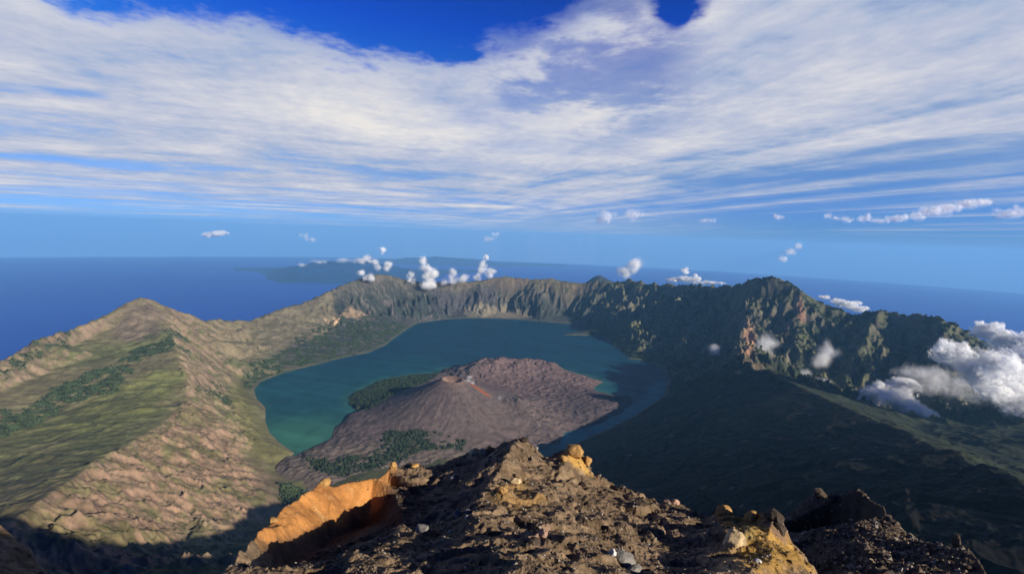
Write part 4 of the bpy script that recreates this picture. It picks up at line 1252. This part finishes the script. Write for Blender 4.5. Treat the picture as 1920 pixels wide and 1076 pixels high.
cloud('cloud', [(1290, 524, 12000, 16, 7), (1305, 522, 12000, 10, 8), (1265, 525, 12000, 16, 4), (1325, 530, 12000, 22, 3), (1285, 508, 12000, 5, 10)], 2200, 'soft', 'flat white cloud with a wisp on top lying behind the rim near the big peak', 'cloud', fpx=2.4, seed=41)
cloud('cloud', [(1498, 462, 20000, 9, 8), (1485, 472, 20000, 10, 7), (1470, 484, 20000, 8, 6)], 900, 'thin', 'slanting wisp of cloud floating above the big peak', 'cloud', fpx=2.8, seed=44)
# steam along the far rim
cloud('steam_plume', [(710, 464, 9300, 10, 9), (716, 470, 9300, 9, 8), (711, 479, 9300, 6, 8)], 1700, 'steam', 'round white puff floating highest above the left part of the far rim', 'steam plume', K, fpx=2.4, rag=.85, seed=50)
cloud('steam_plume', [(690, 484, 9500, 12, 5), (702, 492, 9400, 9, 5), (680, 490, 9500, 10, 4), (708, 500, 9300, 5, 8)], 1000, 'thin', 'thin ragged steam beneath the round puff over the far rim', 'steam plume', K, fpx=2.6, rag=.85, seed=52)
cloud('steam_plume', [(728, 494, 9400, 5, 6), (728, 502, 9400, 5, 8)], 450, 'thin', 'short steam wisp right of the tower-like rim top', 'steam plume', K, fpx=2.4, rag=.85, seed=54)
cloud('steam_plume', [(692, 520, 8900, 12, 8), (680, 512, 8900, 6, 7)], 900, 'steam', 'low white puff touching the rim at its left shoulder', 'steam plume', K, fpx=2.4, rag=.85, seed=56)
cloud('steam_plume', [(802, 533, 9300, 17, 10), (806, 520, 9300, 15, 10), (800, 503, 9300, 10, 12), (793, 489, 9300, 8, 8), (816, 512, 9300, 5, 9)], 3800, 'steam', 'tallest and brightest steam column rising from the middle of the far rim', 'steam plume', K, fpx=2.4, rag=.85, seed=58)
cloud('steam_plume', [(770, 516, 9400, 7, 7), (772, 526, 9400, 9, 6)], 500, 'thin', 'faint steam just left of the tallest column', 'steam plume', K, fpx=2.6, rag=.85, seed=60)
cloud('steam_plume', [(847, 512, 9600, 6, 9), (848, 526, 9600, 8, 8), (868, 521, 9600, 10, 7), (832, 530, 9600, 6, 5)], 1100, 'thin', 'double steam plume right of the tallest column', 'steam plume', K, fpx=2.6, rag=.85, seed=62)
cloud('steam_plume', [(903, 508, 9900, 8, 10), (904, 495, 9900, 4, 9), (912, 483, 9900, 5, 5), (898, 520, 9900, 6, 8), (918, 512, 9900, 6, 12)], 1500, 'steam', 'slender steam plume at the right end of the steaming rim', 'steam plume', K, fpx=2.2, rag=.85, seed=64)
cloud('smoke', [(880, 708, 4150, 5, 3), (876, 714, 4150, 5, 3), (884, 718, 4150, 4, 3)], 160, 'mist', 'small bluish white smoke at the crater mouth of the cone', 'smoke', fpx=2, seed=66)
cloud('smoke', [(938, 745, 4100, 7, 4)], 120, 'mist', 'faint smoke on the right shoulder of the cone', 'smoke', fpx=2, seed=67)
# small cumulus far away over the sea
cloud('cloud', [(1575, 411, 60000, 18, 7), (1560, 408, 60000, 10, 6), (1590, 414, 60000, 10, 4)], 800, 'thin', 'first small cumulus at the left end of the distant row over the sea', 'cloud', fpx=3, seed=70)
cloud('cloud', [(1622, 408, 51980, 12, 8), (1645, 414, 54050, 16, 5), (1680, 410, 57200, 18, 6), (1715, 406, 60350, 20, 8), (1750, 398, 63500, 22, 9), (1785, 390, 66650, 22, 9), (1820, 382, 69800, 22, 8), (1845, 378, 72050, 14, 5)], 4200, 'thin', 'longest bank of the distant cumulus row rising to the right', 'cloud', fpx=3.2, seed=72)
cloud('cloud', [(1885, 402, 60000, 24, 8), (1910, 396, 60000, 20, 9)], 1100, 'thin', 'distant cumulus cut by the right edge of the picture', 'cloud', fpx=3, seed=75)
cloud('cloud', [(1138, 404, 50000, 16, 12), (1125, 415, 50000, 14, 7)], 700, 'thin', 'soft distant cumulus left of its twin above the middle of the rim', 'cloud', fpx=3.2, seed=78)
cloud('cloud', [(1186, 402, 50000, 14, 11)], 420, 'thin', 'fainter distant cumulus right beside its twin above the middle of the rim', 'cloud', fpx=3.2, seed=80)
cloud('cloud', [(1455, 410, 60000, 10, 6)], 260, 'thin', 'tiny lone cumulus between the twin clouds and the long row', 'cloud', fpx=2.6, seed=82)
cloud('cloud', [(930, 440, 50000, 9, 5), (918, 449, 50000, 12, 4)], 420, 'thin', 'small slanting cloud above the slender steam plume', 'cloud', fpx=2.6, seed=84)
cloud('cloud', [(408, 438, 40000, 20, 6), (395, 441, 40000, 12, 4)], 1100, 'soft', 'small bright flat cloud floating above the left rim', 'cloud', fpx=2.8, seed=86)
cloud('cloud', [(570, 442, 50000, 11, 7), (578, 449, 50000, 12, 4)], 380, 'thin', 'tiny faint cloud right of the bright flat one', 'cloud', fpx=2.8, seed=88)
cloud('cloud', [(1312, 414, 60000, 20, 6)], 260, 'thin', 'very faint cloud patch between the twin clouds and the tiny lone cumulus', 'cloud', fpx=3, seed=90)
cloud('cloud', [(568, 497, 40000, 10, 4), (600, 491, 40000, 14, 3), (640, 489, 40000, 20, 3), (672, 491, 40000, 12, 3)], 900, 'thin', 'thin cap of white cloud along the crest of the blue distant mountain', 'cloud', fpx=2.2, seed=92)

# ------------------------------------------------------------------ the air
hz = bpy.data.materials.new('haze_air'); hz.use_nodes = True
T = NT(hz.node_tree); T.n.clear()
pv = T.node('ShaderNodeVolumePrincipled')
pv.inputs['Color'].default_value = (0.25, 0.57, 0.93, 1)
pv.inputs['Density'].default_value = 1.5e-5
pv.inputs['Anisotropy'].default_value = 0.0
T.put(T.node('ShaderNodeOutputMaterial').inputs['Volume'], pv.outputs[0])
z0, z1, hx = -5900.0, EYE + 500, 155000.0
V = np.array([(x, y, z) for x in (-hx, hx) for y in (-20000.0, hx) for z in (z0, z1)])
haze = mesh_np('haze', V, np.array([(0, 1, 3, 2), (4, 6, 7, 5), (0, 4, 5, 1), (2, 3, 7, 6), (0, 2, 6, 4), (1, 5, 7, 3)]), hz, smooth=False)
tag(haze, 'thin blue haze over the crater and the sea', 'haze', kind='stuff')
